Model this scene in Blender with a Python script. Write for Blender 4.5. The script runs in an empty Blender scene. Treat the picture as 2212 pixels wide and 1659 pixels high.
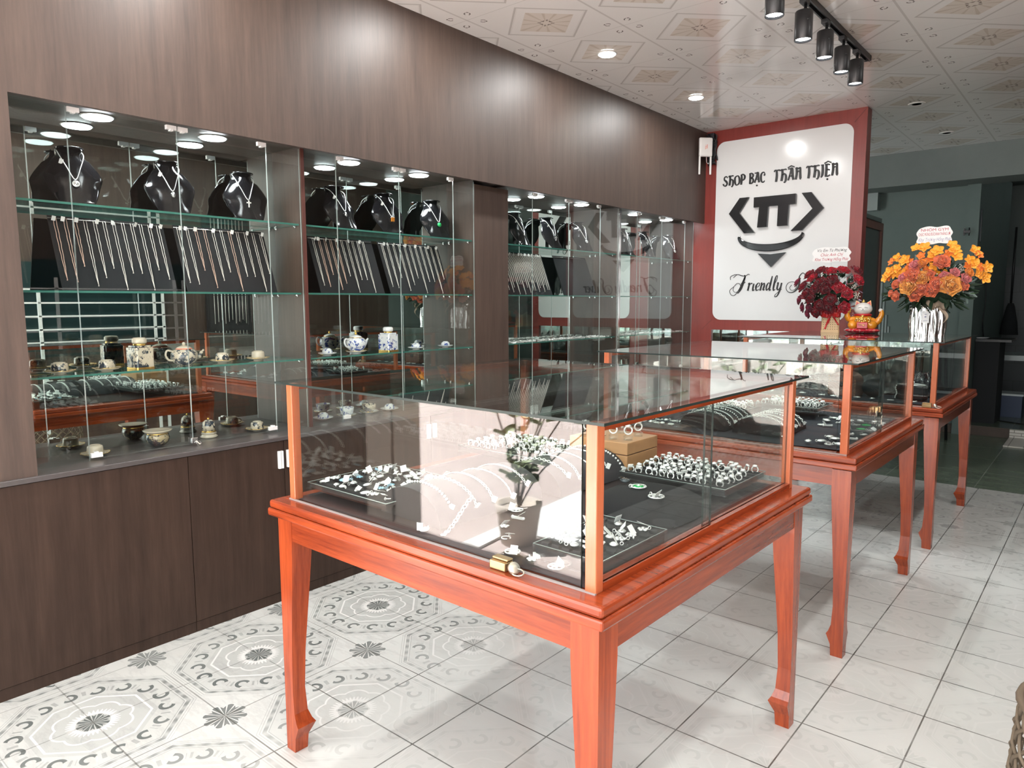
import bpy, math, random
from math import sin, cos, pi, radians, sqrt, atan2
from mathutils import Vector, Matrix, Euler

# ------------------------------------------------------------------ camera, world, exposure
SC = bpy.context.scene
COL = SC.collection
CAM_YAW, CAM_PITCH, CAM_ROLL, CAM_F, CAM_H = -0.69513, -0.11366, -0.003026, 1544.4, 1.3793
cam = bpy.data.objects.new('camera', bpy.data.cameras.new('camera'))
COL.objects.link(cam)
cam.data.sensor_width = 36.0
cam.data.lens = 36.0 * CAM_F / 2212.0
cam.data.clip_start = 0.02
_F = Vector((sin(CAM_YAW) * cos(CAM_PITCH), cos(CAM_YAW) * cos(CAM_PITCH), sin(CAM_PITCH)))
_R = Vector((cos(CAM_YAW), -sin(CAM_YAW), 0)); _U = _R.cross(_F)
_R2 = _R * cos(CAM_ROLL) + _U * sin(CAM_ROLL); _U2 = -_R * sin(CAM_ROLL) + _U * cos(CAM_ROLL)
_m = Matrix((_R2, _U2, -_F)).transposed().to_4x4()
_m.translation = Vector((0, 0, CAM_H))
cam.matrix_world = _m
SC.camera = cam

SC.view_settings.view_transform = 'Standard'
SC.view_settings.look = 'None'
SC.view_settings.gamma = 1.0
SC.view_settings.use_curve_mapping = False
SC.view_settings.exposure = 0.13
try:
    SC.cycles.max_bounces = 10; SC.cycles.diffuse_bounces = 4; SC.cycles.glossy_bounces = 6
    SC.cycles.transparent_max_bounces = 32; SC.cycles.transmission_bounces = 6
    SC.cycles.sample_clamp_indirect = 14.0
    SC.cycles.caustics_reflective = False; SC.cycles.caustics_refractive = False
except Exception:
    pass

world = bpy.data.worlds.new('daylight'); SC.world = world; world.use_nodes = True
bg = world.node_tree.nodes['Background']
bg.inputs['Color'].default_value = (.95, .985, 1.0, 1)
bg.inputs['Strength'].default_value = 5.4

def lamp(name, kind, loc, power, color=(1, 1, 1), rot=(0, 0, 0), **kw):
    l = bpy.data.lights.new(name, kind); l.energy = power; l.color = color
    for k, v in kw.items(): setattr(l, k, v)
    o = bpy.data.objects.new(name, l); COL.objects.link(o); o.location = loc; o.rotation_euler = rot
    return o
# sky portal over the open shop front: it only guides sampling of the world's light
pt = lamp('shopfront_portal', 'AREA', (-0.93, -0.20, 1.43), 1, rot=(radians(90), 0, 0), shape='RECTANGLE', size=3.9, size_y=2.88)
try: pt.data.cycles.is_portal = True
except Exception: pass

sun = lamp('sun', 'SUN', (4, -6, 8), 98, (1, .99, .975), angle=radians(.6))
sun.rotation_euler = Vector((.62, -.10, -.78)).to_track_quat('-Z', 'Y').to_euler()
COOL = (0.93, 0.97, 1.0)
CEIL = 2.871; WX = -2.867; GX = -2.97; MX = -3.195; SY = 6.15; SOF = 2.105
FRONT = -0.18; RX = 1.00
# ceiling downlights of the shop (column beside the dark wall)
LIT = [(-2.449, 0.243), (-2.449, 1.443), (-2.449, 2.643), (-2.449, 3.843), (-2.449, 5.054)]
LIT_FILL = [(-0.05, 0.243), (-0.05, 1.443), (-0.05, 2.643), (-0.05, 3.843), (-0.05, 5.054)]  # added row out of view, fill light for the right floor and ceiling
NICHE_LIGHTS = [(-3.09, 1.185), (-3.09, 1.655), (-3.09, 2.39), (-3.09, 2.88), (-3.09, 3.97), (-3.09, 4.52), (-3.09, 5.30), (-3.09, 5.85)]

# ------------------------------------------------------------------ material helpers
MATS = {}
class G:
    """tiny expression builder over shader math nodes"""
    def __init__(s, nt): s.nt = nt; s.n = 0
    def node(s, t, **kw):
        n = s.nt.nodes.new(t)
        for k, v in kw.items(): setattr(n, k, v)
        return n
    def m(s, op, a, b=None, c=None):
        n = s.node('ShaderNodeMath', operation=op)
        for i, v in enumerate((a, b, c)):
            if v is None: continue
            if isinstance(v, (int, float)): n.inputs[i].default_value = v
            else: s.nt.links.new(v.s if isinstance(v, X) else v, n.inputs[i])
        return X(s, n.outputs[0])
class X:
    def __init__(s, g, sock): s.g = g; s.s = sock
    def __add__(s, o): return s.g.m('ADD', s, o)
    __radd__ = __add__
    def __sub__(s, o): return s.g.m('SUBTRACT', s, o)
    def __rsub__(s, o): return s.g.m('SUBTRACT', o, s)
    def __mul__(s, o): return s.g.m('MULTIPLY', s, o)
    __rmul__ = __mul__
    def __truediv__(s, o): return s.g.m('DIVIDE', s, o)
    def __lt__(s, o): return s.g.m('LESS_THAN', s, o)
    def __gt__(s, o): return s.g.m('GREATER_THAN', s, o)
    def abs(s): return s.g.m('ABSOLUTE', s)
    def cos(s): return s.g.m('COSINE', s)
    def fract(s): return s.g.m('FRACT', s)
    def floor(s): return s.g.m('FLOOR', s)
    def sqrt(s): return s.g.m('SQRT', s)
    def max(s, o): return s.g.m('MAXIMUM', s, o)
    def min(s, o): return s.g.m('MINIMUM', s, o)
    def pow(s, o): return s.g.m('POWER', s, o)
    def clamp(s): return s.g.m('MAXIMUM', s.g.m('MINIMUM', s, 1.0), 0.0)
    def band(s, a, b): return (s > a) * (s < b)
    def step(s, a, b):   # linear ramp 0..1 between a and b
        return ((s - a) / (b - a)).clamp()

def newmat(name):
    m = bpy.data.materials.new(name); m.use_nodes = True
    nt = m.node_tree
    p = nt.nodes['Principled BSDF']
    MATS[name] = m
    return m, nt, p
def mat(name, col, rough=0.5, metal=0.0, spec=0.5, emit=None, estr=0.0, coat=0.0, coatr=0.05, alpha=None, sheen=0.0):
    m, nt, p = newmat(name)
    p.inputs['Base Color'].default_value = (*col, 1)
    p.inputs['Roughness'].default_value = rough
    p.inputs['Metallic'].default_value = metal
    p.inputs['Specular IOR Level'].default_value = spec
    p.inputs['Coat Weight'].default_value = coat
    p.inputs['Coat Roughness'].default_value = coatr
    if sheen: p.inputs['Sheen Weight'].default_value = sheen
    if emit:
        p.inputs['Emission Color'].default_value = (*emit, 1); p.inputs['Emission Strength'].default_value = estr
    return m
def coords(g, obj=False):
    tc = g.node('ShaderNodeTexCoord') if obj else g.node('ShaderNodeNewGeometry')
    v = tc.outputs['Object'] if obj else tc.outputs['Position']
    s = g.node('ShaderNodeSeparateXYZ'); g.nt.links.new(v, s.inputs[0])
    return v, X(g, s.outputs[0]), X(g, s.outputs[1]), X(g, s.outputs[2])
def noise(g, vec, scale, detail=3, rough=0.5, sxyz=None):
    n = g.node('ShaderNodeTexNoise')
    n.inputs['Scale'].default_value = scale; n.inputs['Detail'].default_value = detail; n.inputs['Roughness'].default_value = rough
    if sxyz:
        mp = g.node('ShaderNodeMapping'); mp.inputs['Scale'].default_value = sxyz
        g.nt.links.new(vec, mp.inputs[0]); vec = mp.outputs[0]
    g.nt.links.new(vec, n.inputs['Vector'])
    return X(g, n.outputs['Fac'])
def mix(g, f, a, b):
    n = g.node('ShaderNodeMix', data_type='RGBA')
    def put(v, i):
        if isinstance(v, tuple): n.inputs[i].default_value = (*v, 1)
        elif isinstance(v, X): g.nt.links.new(v.s, n.inputs[i])
        else: g.nt.links.new(v, n.inputs[i])
    if isinstance(f, (int, float)): n.inputs[0].default_value = f
    else: g.nt.links.new(f.s if isinstance(f, X) else f, n.inputs[0])
    put(a, 6); put(b, 7)
    return n.outputs[2]

def wood(name, c1, c2, rough=0.35, grain='z', scale=1.0, coat=0.0, coatr=0.1, contrast=1.0, obj=True, spec=.5):
    m, nt, p = newmat(name); g = G(nt)
    v, x, y, z = coords(g, obj)
    st = {'z': (14, 14, .9), 'x': (.9, 14, 14), 'y': (14, .9, 14)}[grain]
    st = tuple(a * scale for a in st)
    n1 = noise(g, v, 1.6, 5, .62, st)
    n2 = noise(g, v, 7.0, 4, .6, st)
    n3 = noise(g, v, .9, 2, .5)
    f = ((n1 - .5) * 1.5 * contrast + (n2 - .5) * .9 * contrast + (n3 - .5) * .5 + .5).clamp()
    col = mix(g, f, c1, c2)
    nt.links.new(col, p.inputs['Base Color'])
    p.inputs['Roughness'].default_value = rough; p.inputs['Specular IOR Level'].default_value = spec
    p.inputs['Coat Weight'].default_value = coat; p.inputs['Coat Roughness'].default_value = coatr
    return m

def glass(name, tint=(.97, .99, .98), f0=.043, edge=None):
    """thin clear pane: transparent plus a Schlick mirror reflection on each face"""
    m = bpy.data.materials.new(name); m.use_nodes = True; nt = m.node_tree
    for n in list(nt.nodes): nt.nodes.remove(n)
    g = G(nt)
    geo = g.node('ShaderNodeNewGeometry')
    dot = g.node('ShaderNodeVectorMath', operation='DOT_PRODUCT')
    nt.links.new(geo.outputs['Incoming'], dot.inputs[0]); nt.links.new(geo.outputs['Normal'], dot.inputs[1])
    c = X(g, dot.outputs['Value']).abs()
    fr = (1.0 - c).clamp().pow(5.0) * (1 - f0) + f0
    tr = g.node('ShaderNodeBsdfTransparent'); tr.inputs[0].default_value = (*tint, 1)
    gl = g.node('ShaderNodeBsdfGlossy'); gl.inputs['Roughness'].default_value = 0.0; gl.inputs[0].default_value = (1, 1, 1, 1)
    mx = g.node('ShaderNodeMixShader'); nt.links.new(fr.s, mx.inputs[0])
    nt.links.new(tr.outputs[0], mx.inputs[1]); nt.links.new(gl.outputs[0], mx.inputs[2])
    out = g.node('ShaderNodeOutputMaterial'); nt.links.new(mx.outputs[0], out.inputs[0])
    MATS[name] = m
    return m

# ------------------------------------------------------------------ mesh helpers
class MB:
    def __init__(s): s.v = []; s.f = []; s.mi = []; s.sm = []
    def add(s, vs, fs, mi=0, smooth=False, M=None):
        o = len(s.v)
        if M is not None: vs = [M @ Vector(a) for a in vs]
        s.v += [tuple(a) for a in vs]
        s.f += [tuple(i + o for i in f) for f in fs]
        s.mi += [mi] * len(fs); s.sm += [smooth] * len(fs)
        return s
    def box(s, a, b, mi=0, M=None):
        x0, y0, z0 = a; x1, y1, z1 = b
        return s.add([(x0, y0, z0), (x1, y0, z0), (x1, y1, z0), (x0, y1, z0), (x0, y0, z1), (x1, y0, z1), (x1, y1, z1), (x0, y1, z1)],
                     [(0, 3, 2, 1), (4, 5, 6, 7), (0, 1, 5, 4), (1, 2, 6, 5), (2, 3, 7, 6), (3, 0, 4, 7)], mi, False, M)
    def pane(s, a, b, face=0, edge=1, M=None):
        """box whose narrow faces carry the edge material"""
        d = [abs(b[i] - a[i]) for i in range(3)]; t = d.index(min(d)); n0 = len(s.mi)
        s.box(a, b, edge, M)
        for k in {2: (0, 1), 1: (2, 4), 0: (3, 5)}[t]: s.mi[n0 + k] = face
        return s
    def lathe(s, prof, seg=16, mi=0, M=None, smooth=True, a0=0.0, a1=2 * pi):
        full = abs(a1 - a0 - 2 * pi) < 1e-6; n = seg if full else seg + 1
        vs = []; fs = []
        for r, z in prof:
            for k in range(n):
                a = a0 + (a1 - a0) * k / seg
                vs.append((r * cos(a), r * sin(a), z))
        for i in range(len(prof) - 1):
            for k in range(seg):
                k2 = (k + 1) % n
                fs.append((i * n + k, i * n + k2, (i + 1) * n + k2, (i + 1) * n + k))
        if full:
            if prof[0][0] > 1e-6: fs.append(tuple(reversed(range(n))))
            if prof[-1][0] > 1e-6: fs.append(tuple((len(prof) - 1) * n + k for k in range(n)))
        return s.add(vs, fs, mi, smooth, M)
    def tube(s, pts, r, seg=6, closed=False, mi=0, M=None, smooth=True):
        P = [Vector(p) for p in pts]; n = len(P); vs = []; fs = []
        rr = r if isinstance(r, (list, tuple)) else [r] * n
        prev = None
        for i in range(n):
            if closed: t = (P[(i + 1) % n] - P[i - 1])
            else: t = P[min(i + 1, n - 1)] - P[max(i - 1, 0)]
            t = t.normalized() if t.length > 1e-9 else Vector((0, 0, 1))
            if prev is None: prev = t.orthogonal().normalized()
            u = prev - t * prev.dot(t)
            u = u.normalized() if u.length > 1e-6 else t.orthogonal().normalized()
            prev = u; w = t.cross(u)
            for k in range(seg):
                a = 2 * pi * k / seg
                vs.append(P[i] + (u * cos(a) + w * sin(a)) * rr[i])
        for i in range(n if closed else n - 1):
            j = (i + 1) % n
            for k in range(seg):
                k2 = (k + 1) % seg
                fs.append((i * seg + k, i * seg + k2, j * seg + k2, j * seg + k))
        if not closed:
            fs.append(tuple(reversed(range(seg)))); fs.append(tuple((n - 1) * seg + k for k in range(seg)))
        return s.add(vs, fs, mi, smooth, M)
    def prism(s, poly, z0, z1, mi=0, M=None):
        n = len(poly)
        vs = [(x, y, z0) for x, y in poly] + [(x, y, z1) for x, y in poly]
        fs = [tuple(reversed(range(n))), tuple(range(n, 2 * n))] + [(i, (i + 1) % n, n + (i + 1) % n, n + i) for i in range(n)]
        return s.add(vs, fs, mi, False, M)
    def grid(s, fn, nu, nv, mi=0, M=None, smooth=True):
        vs = [fn(i / nu, j / nv) for j in range(nv + 1) for i in range(nu + 1)]
        fs = [(j * (nu + 1) + i, j * (nu + 1) + i + 1, (j + 1) * (nu + 1) + i + 1, (j + 1) * (nu + 1) + i) for j in range(nv) for i in range(nu)]
        return s.add(vs, fs, mi, smooth, M)
    def ball(s, c, r, seg=10, ring=6, mi=0, M=None, sc=(1, 1, 1)):
        T = Matrix.Translation(c) @ Matrix.Diagonal((*sc, 1))
        if M is not None: T = M @ T
        return s.lathe([(max(r * sin(pi * k / ring), 0), -r * cos(pi * k / ring)) for k in range(ring + 1)], seg, mi, T)
    def build(s, name, mats, parent=None, loc=None, rot=None, bevel=0.0, solid=0.0, sub=0, kind=None):
        me = bpy.data.meshes.new(name)
        me.from_pydata(s.v, [], s.f)
        if not isinstance(mats, (list, tuple)): mats = [mats]
        for m_ in mats: me.materials.append(MATS[m_] if isinstance(m_, str) else m_)
        me.polygons.foreach_set('material_index', s.mi)
        me.polygons.foreach_set('use_smooth', s.sm)
        me.update()
        o = bpy.data.objects.new(name, me); COL.objects.link(o)
        if parent is not None: o.parent = parent
        if loc is not None: o.location = loc
        if rot is not None: o.rotation_euler = rot
        if solid:
            md = o.modifiers.new('solid', 'SOLIDIFY'); md.thickness = solid; md.offset = 0
        if bevel:
            md = o.modifiers.new('bevel', 'BEVEL'); md.width = bevel; md.segments = 2; md.limit_method = 'ANGLE'
        if sub:
            md = o.modifiers.new('sub', 'SUBSURF'); md.levels = sub; md.render_levels = sub
        if kind: o['kind'] = kind
        return o

def thing(name, label, cat, loc=(0, 0, 0), rz=0.0, group=None, rot=None):
    o = bpy.data.objects.new(name, None); COL.objects.link(o)
    o.empty_display_size = .05
    o.location = loc; o.rotation_euler = rot if rot else (0, 0, rz)
    o['label'] = label; o['category'] = cat
    if group: o['group'] = group
    return o
def tag(o, label, cat, group=None, kind=None):
    o['label'] = label; o['category'] = cat
    if group: o['group'] = group
    if kind: o['kind'] = kind
    return o
def dup(root, loc=None, rot=None, label=None, group=None, scale=None):
    r = root.copy(); COL.objects.link(r)
    if loc is not None: r.location = loc
    if rot is not None: r.rotation_euler = rot
    if scale is not None: r.scale = (scale,) * 3 if isinstance(scale, (int, float)) else scale
    if label: r['label'] = label
    if group: r['group'] = group
    for ch in list(root.children):
        c = ch.copy(); COL.objects.link(c); c.parent = r
        for gch in list(ch.children):
            d = gch.copy(); COL.objects.link(d); d.parent = c
    return r
def text(name, s, size, ext, m, parent=None, loc=(0, 0, 0), rot=(0, 0, 0), sx=1.0, shear=0.0, off=0.0, align='CENTER', sp=1.0, sy=1.0):
    """lettering: set at size 1, turned into a plain mesh, then scaled"""
    c = bpy.data.curves.new(name, 'FONT'); c.body = s; c.size = 1; c.extrude = ext / size; c.shear = shear; c.offset = off
    c.align_x = align; c.align_y = 'CENTER'; c.space_character = sp; c.resolution_u = 4
    tmp = bpy.data.objects.new(name + '_curve', c); COL.objects.link(tmp)
    bpy.context.view_layer.update()
    me = bpy.data.meshes.new_from_object(tmp.evaluated_get(bpy.context.evaluated_depsgraph_get()))
    bpy.data.objects.remove(tmp); bpy.data.curves.remove(c)
    me.materials.clear(); me.materials.append(MATS[m])
    o = bpy.data.objects.new(name, me); COL.objects.link(o)
    if parent is not None: o.parent = parent
    o.location = loc; o.rotation_euler = rot; o.scale = (sx * size, sy * size, size)
    return o
_ORD = 'first second third fourth fifth sixth seventh eighth ninth tenth eleventh twelfth thirteenth fourteenth fifteenth sixteenth seventeenth eighteenth nineteenth'.split()
def ordinal(n):
    """1 -> first, 23 -> twenty-third"""
    if n < 20: return _ORD[n - 1]
    t, u = divmod(n, 10)
    return ['twentieth', 'thirtieth', 'fortieth'][t - 2] if u == 0 else ['twenty', 'thirty', 'forty'][t - 2] + '-' + _ORD[u - 1]
def Rz(a): return Matrix.Rotation(a, 4, 'Z')
def Ry(a): return Matrix.Rotation(a, 4, 'Y')
def Rx(a): return Matrix.Rotation(a, 4, 'X')
def T(x, y, z): return Matrix.Translation((x, y, z))
def spline(P, n=6, closed=False):
    P = [Vector(p) for p in P]; out = []; N = len(P)
    for i in range(N if closed else N - 1):
        p0 = P[i - 1] if (i > 0 or closed) else P[0]; p1 = P[i]; p2 = P[(i + 1) % N]
        p3 = P[(i + 2) % N] if (i + 2 < N or closed) else P[-1]
        for k in range(n):
            t = k / n
            out.append(.5 * ((2 * p1) + (p2 - p0) * t + (2 * p0 - 5 * p1 + 4 * p2 - p3) * t * t + (3 * p1 - p0 - 3 * p2 + p3) * t ** 3))
    if not closed: out.append(P[-1])
    return out

# ------------------------------------------------------------------ materials
wood('laminate', (.030, .0165, .0115), (.080, .050, .036), rough=.52, contrast=.95, coat=.42, coatr=.47)
wood('laminate_low', (.019, .0105, .0075), (.052, .030, .021), rough=.5, contrast=.9, spec=.25)
wood('divider_wood', (.05, .016, .012), (.09, .028, .020), rough=.45)
mat('counter', (.065, .057, .056), rough=.28, spec=.6)
wood('red_wood', (.13, .016, .004), (.37, .062, .015), rough=.24, grain='x', coat=.22, coatr=.12, contrast=1.25)
wood('red_wood_side', (.13, .016, .004), (.37, .062, .015), rough=.24, grain='y', coat=.22, coatr=.12, contrast=1.25)
wood('red_wood_leg', (.17, .022, .006), (.40, .070, .017), rough=.24, grain='z', coat=.22, coatr=.12, contrast=1.2)
wood('case_wood', (.34, .075, .028), (.52, .15, .06), rough=.32, grain='z', coat=.2)
wood('sign_wood', (.17, .022, .018), (.27, .045, .034), rough=.32, grain='z', contrast=.6)
wood('box_wood', (.40, .20, .09), (.52, .28, .13), rough=.45, grain='x', contrast=.6)
wood('door_wood', (.13, .05, .035), (.2, .08, .055), rough=.5)
wood('chest_wood', (.10, .045, .035), (.17, .08, .06), rough=.5, grain='x')
glass('clear_glass'); glass('top_glass', tint=(.90, .95, .93), f0=.05)
glass('acrylic', tint=(.96, .97, .97), f0=.06)
mat('glass_edge', (.05, .17, .14), rough=.12, spec=.8)
mat('glass_edge_dark', (.018, .028, .025), rough=.3, spec=.25)
mat('glass_edge_pale', (.36, .42, .40), rough=.2, spec=.8)
m_, nt_, p_ = newmat('mirror'); p_.inputs['Base Color'].default_value = (.66, .72, .70, 1); p_.inputs['Metallic'].default_value = 1; p_.inputs['Roughness'].default_value = .0
mat('white_plastic', (.78, .77, .75), rough=.4)
mat('white_board', (.72, .73, .725), rough=.16, spec=.5)
mat('white_metal', (.75, .75, .73), rough=.3)
mat('gloss_black', (.006, .006, .007), rough=.08, spec=.6)
mat('black_acrylic', (.006, .006, .007), rough=.10, spec=.4)
mat('black_velvet', (.007, .007, .009), rough=.95)
mat('ramp_velvet', (.026, .026, .032), rough=.9, sheen=.1)
mat('black_foam', (.017, .017, .018), rough=.85)
mat('black_metal', (.012, .012, .013), rough=.38, spec=.5)
mat('silver', (.82, .82, .80), rough=.22, metal=.9)
mat('silver_bright', (.88, .88, .87), rough=.32, metal=.55)
mat('gold', (.80, .50, .14), rough=.25, metal=.9)
mat('brass', (.42, .29, .15), rough=.3, metal=.9)
mat('key_metal', (.55, .50, .42), rough=.35, metal=.8)
mat('dark_stone', (.05, .06, .07), rough=.1)
mat('amber', (.55, .20, .03), rough=.1); mat('jade', (.02, .38, .10), rough=.15)
mat('pale_blue', (.35, .6, .75), rough=.3)
mat('tag_white', (.74, .74, .73), rough=.6)
mat('lens', (1, 1, 1), emit=(.93, .97, 1), estr=40)
mat('lens_warm', (1, 1, 1), emit=(1, .98, .95), estr=40)
mat('chrome', (.75, .75, .75), rough=.12, metal=1)
mat('sealant', (.28, .25, .24), rough=.5)
mat('black_print', (.01, .01, .01), rough=.5); mat('red_print', (.42, .03, .05), rough=.6); mat('grey_print', (.3, .3, .42), rough=.6)
mat('orange_print', (.75, .12, .04), rough=.5)
def porcelain(name, base, ink, sc, th, gold=False):
    m, nt, p = newmat(name); g = G(nt); v, x, y, z = coords(g, True)
    n1 = noise(g, v, sc, 4, .65); n2 = noise(g, v, sc * 3.1, 3, .6)
    f = ((n1 * .7 + n2 * .3) - th).step(0.0, .035)
    nt.links.new(mix(g, f, base, ink), p.inputs['Base Color'])
    p.inputs['Roughness'].default_value = .12; p.inputs['Coat Weight'].default_value = .4
    return m
porcelain('cream_porcelain', (.52, .46, .36), (.03, .04, .055), 38, .495)
porcelain('blue_porcelain', (.78, .80, .82), (.03, .07, .30), 42, .525)
mat('plain_cream', (.54, .48, .38), rough=.15); mat('plain_white', (.80, .81, .82), rough=.12)
porcelain('dark_porcelain', (.40, .33, .20), (.05, .055, .06), 34, .47)

# floor ---------------------------------------------------------------
TX0, TY0, TROT = -2.496, .820, -.00635
def floor_material():
    m, nt, p = newmat('patterned_tiles'); g = G(nt)
    v, x, y, z = coords(g)
    c, s = cos(TROT), sin(TROT)
    px, py = (x - TX0), (y - TY0)
    u = (px * c + py * s) * (1 / .3); w = (py * c - px * s) * (1 / .3)
    qx = ((u + 1.0) * .5).fract() * 2.0 - 1.0; qy = ((w + 1.0) * .5).fract() * 2.0 - 1.0
    ax, ay = qx.abs(), qy.abs()
    r = (qx * qx + qy * qy).sqrt(); th = g.m('ARCTAN2', qy, qx)
    octd = ax.max(ay).max((ax + ay) * .7071)
    grey = (octd < .60) * .42 + octd.band(.60, .86) * .20
    # chain band and outer lines
    chain = octd.band(.87, .915) * ((th * 34.0).cos() * .3 + .7)
    lines = octd.band(.845, .855) + octd.band(.935, .945) + octd.band(.965, .972)
    # scroll ring
    n = 16.0
    sec = (th * (n / (2 * pi)) + .5).fract() - .5
    la = sec * (2 * pi / n) * r
    lb = r - .735
    ringd = (la * la + lb * lb).sqrt()
    scroll = ringd.band(.048, .090) * ((la + lb * .6) < .040)
    dots = (((sec.abs() - .5).abs() * .30) < .035) * (lb.abs() < .05) * ((th * 60.0).cos() > -.2)
    white = octd.band(.525, .55)
    scal = (r - ((th * 4.0).cos().abs() * .05 + .36)).abs() < .012
    feather = r.band(.14, .20 + 0) + (r - ((th * 32.0).cos() * .025 + .215)).abs() * 0
    fe = (r < ((th * 36.0).cos() * .03 + .24)) * (r > .17)
    petal = (r < ((th * 4.0).cos().abs() * .06 + .13)) * ((th * 8.0).cos().abs() > .42)
    qx2, qy2 = 1.0 - ax, 1.0 - ay
    r2 = (qx2 * qx2 + qy2 * qy2).sqrt(); th2 = g.m('ARCTAN2', qy2, qx2)
    fl = (r2 < ((th2 * 4.0).cos().abs() * .07 + .17)) * ((th2 * 8.0).cos().abs() > .35) * (r2 > .02)
    dark = (grey * .62 + chain * .75 + lines * .35 + scroll * .85 + dots * .35 + petal * .8 + fl * .85) * 1.15
    light = (white + scal + fe).clamp()
    # wear of the print: fresh beside the wall, rubbed off along the walkway
    nz = noise(g, v, 1.3, 4, .6); nz2 = noise(g, v, 11, 3, .6)
    wear = (x * -1.0).step(1.72, 2.16) * .66 + .12 + (y.step(3.4, 5.2)) * .26
    wear = (wear * ((nz * .9 + nz2 * .5) + .35)).clamp()
    nlarge = noise(g, v, .9, 3, .5); sw = noise(g, v, 2.2, 6, .7, (1, 3.2, 1))
    base = mix(g, nlarge, (.50, .51, .485), (.58, .597, .577))
    base = mix(g, (sw - .5).abs().step(.0, .05) * -1.0 * wear * .5 + wear * .5, base, (.42, .42, .41))
    inked = mix(g, (dark * wear).clamp(), base, (.115, .13, .125))
    lit = mix(g, light * wear * .9, inked, (.72, .72, .70))
    e = (((u.fract() - .5).abs()).max((w.fract() - .5).abs()))
    gn = noise(g, v, 6, 3, .6)
    gr = (e > .4922) * (gn * 1.1 + .25 + 0.0).clamp() * ((x + 3.0).step(.3, 1.3) * .55 + .45)
    col = mix(g, gr, lit, (.065, .062, .052))
    st = noise(g, v, 3.1, 5, .7).step(.69, .78) * .35
    col = mix(g, st, col, (.28, .21, .13))
    nt.links.new(col, p.inputs['Base Color'])
    ro = nlarge * .16 + .20
    nt.links.new(ro.s, p.inputs['Roughness'])
    b = g.node('ShaderNodeBump'); b.inputs['Strength'].default_value = .25; b.inputs['Distance'].default_value = .002
    nt.links.new((gr * -1.0 + 1.0).s, b.inputs['Height']); nt.links.new(b.outputs[0], p.inputs['Normal'])
    return m
floor_material()
def green_material():
    m, nt, p = newmat('green_tiles'); g = G(nt); v, x, y, z = coords(g)
    u = ((x + 2.49) * (1 / .6)); w = (y - 6.19) * (1 / .6)
    e = ((u.fract() - .5).abs()).max((w.fract() - .5).abs())
    n1 = noise(g, v, 3.0, 5, .7, (1, 3.5, 1)); n2 = noise(g, v, 30, 3, .6)
    col = mix(g, (n1 * .75 + n2 * .25), (.055, .085, .06), (.20, .24, .18))
    col = mix(g, (e > .494) * .5, col, (.30, .32, .28))
    nt.links.new(col, p.inputs['Base Color']); p.inputs['Roughness'].default_value = .22
green_material()
def ceiling_material():
    m, nt, p = newmat('printed_ceiling'); g = G(nt); v, x, y, z = coords(g)
    a = ((x + 2.742) * (1 / .6) + .5).fract() - .5      # 0 at panel corner line
    b = ((y - 2.922) * (1 / .6) + .5).fract() - .5
    ax, ay = a.abs() * .6, b.abs() * .6
    cx, cy = .3 - ax, .3 - ay                           # from the panel centre
    d = cx + cy
    r = (cx * cx + cy * cy).sqrt(); th = g.m('ARCTAN2', cy, cx)
    nb = noise(g, v, 1.1, 3, .5)
    base = mix(g, nb, (.86, .85, .83), (.89, .885, .87))
    base = mix(g, d.band(.252, .268) * .55, base, (.42, .40, .38))
    base = mix(g, d.band(.244, .247) * .3, base, (.42, .40, .38))
    base = mix(g, (d < .18) * .5, base, (.66, .56, .45))
    rays = (d < .175) * ((th * 12.0).cos() > .72) * (r > .03)
    base = mix(g, rays * .45, base, (.52, .44, .35))
    sq = cx.max(cy)
    core = sq.band(.020, .034) * (((cx - cy) * 260.0).cos() > -.1)
    base = mix(g, core * .7, base, (.10, .07, .05))
    # four scroll motifs round each panel corner
    mx_, my_ = ax - .060, ay - .062
    mr = (mx_ * mx_ + my_ * my_).sqrt(); mt = g.m('ARCTAN2', my_, mx_)
    mot = mr.band(.012, .0185) * ((mt * 2.0 + 1.6).cos() > -.35) + (mx_ + my_ - .026).abs().band(-1, .006) * (mr.band(.012, .03)) * ((mx_ - my_).abs() < .009)
    base = mix(g, mot.clamp() * .85, base, (.07, .05, .045))
    j = ax.min(100.0) < .006
    base = mix(g, j * .45, base, (.45, .42, .40))
    j2 = ay < .0012
    base = mix(g, j2 * .6, base, (.33, .31, .30))
    nt.links.new(base, p.inputs['Base Color'])
    p.inputs['Roughness'].default_value = .13; p.inputs['Specular IOR Level'].default_value = .5
ceiling_material()
def plaster(name, c1, c2, rough=.8, sc=1.5):
    m, nt, p = newmat(name); g = G(nt); v, x, y, z = coords(g)
    n1 = noise(g, v, sc, 5, .65); n2 = noise(g, v, sc * 9, 3, .6)
    nt.links.new(mix(g, n1 * .75 + n2 * .25, c1, c2), p.inputs['Base Color']); p.inputs['Roughness'].default_value = rough
plaster('white_plaster', (.70, .70, .68), (.78, .78, .76)); plaster('teal_plaster', (.10, .145, .135), (.16, .205, .19)); plaster('grey_plaster', (.13, .16, .155), (.20, .23, .22))
plaster('pink_paving', (.25, .20, .185), (.32, .265, .245), sc=.9); plaster('beige_plaster', (.40, .34, .29), (.55, .48, .42))
plaster('step_stone', (.04, .03, .025), (.12, .09, .075), sc=8)
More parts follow.
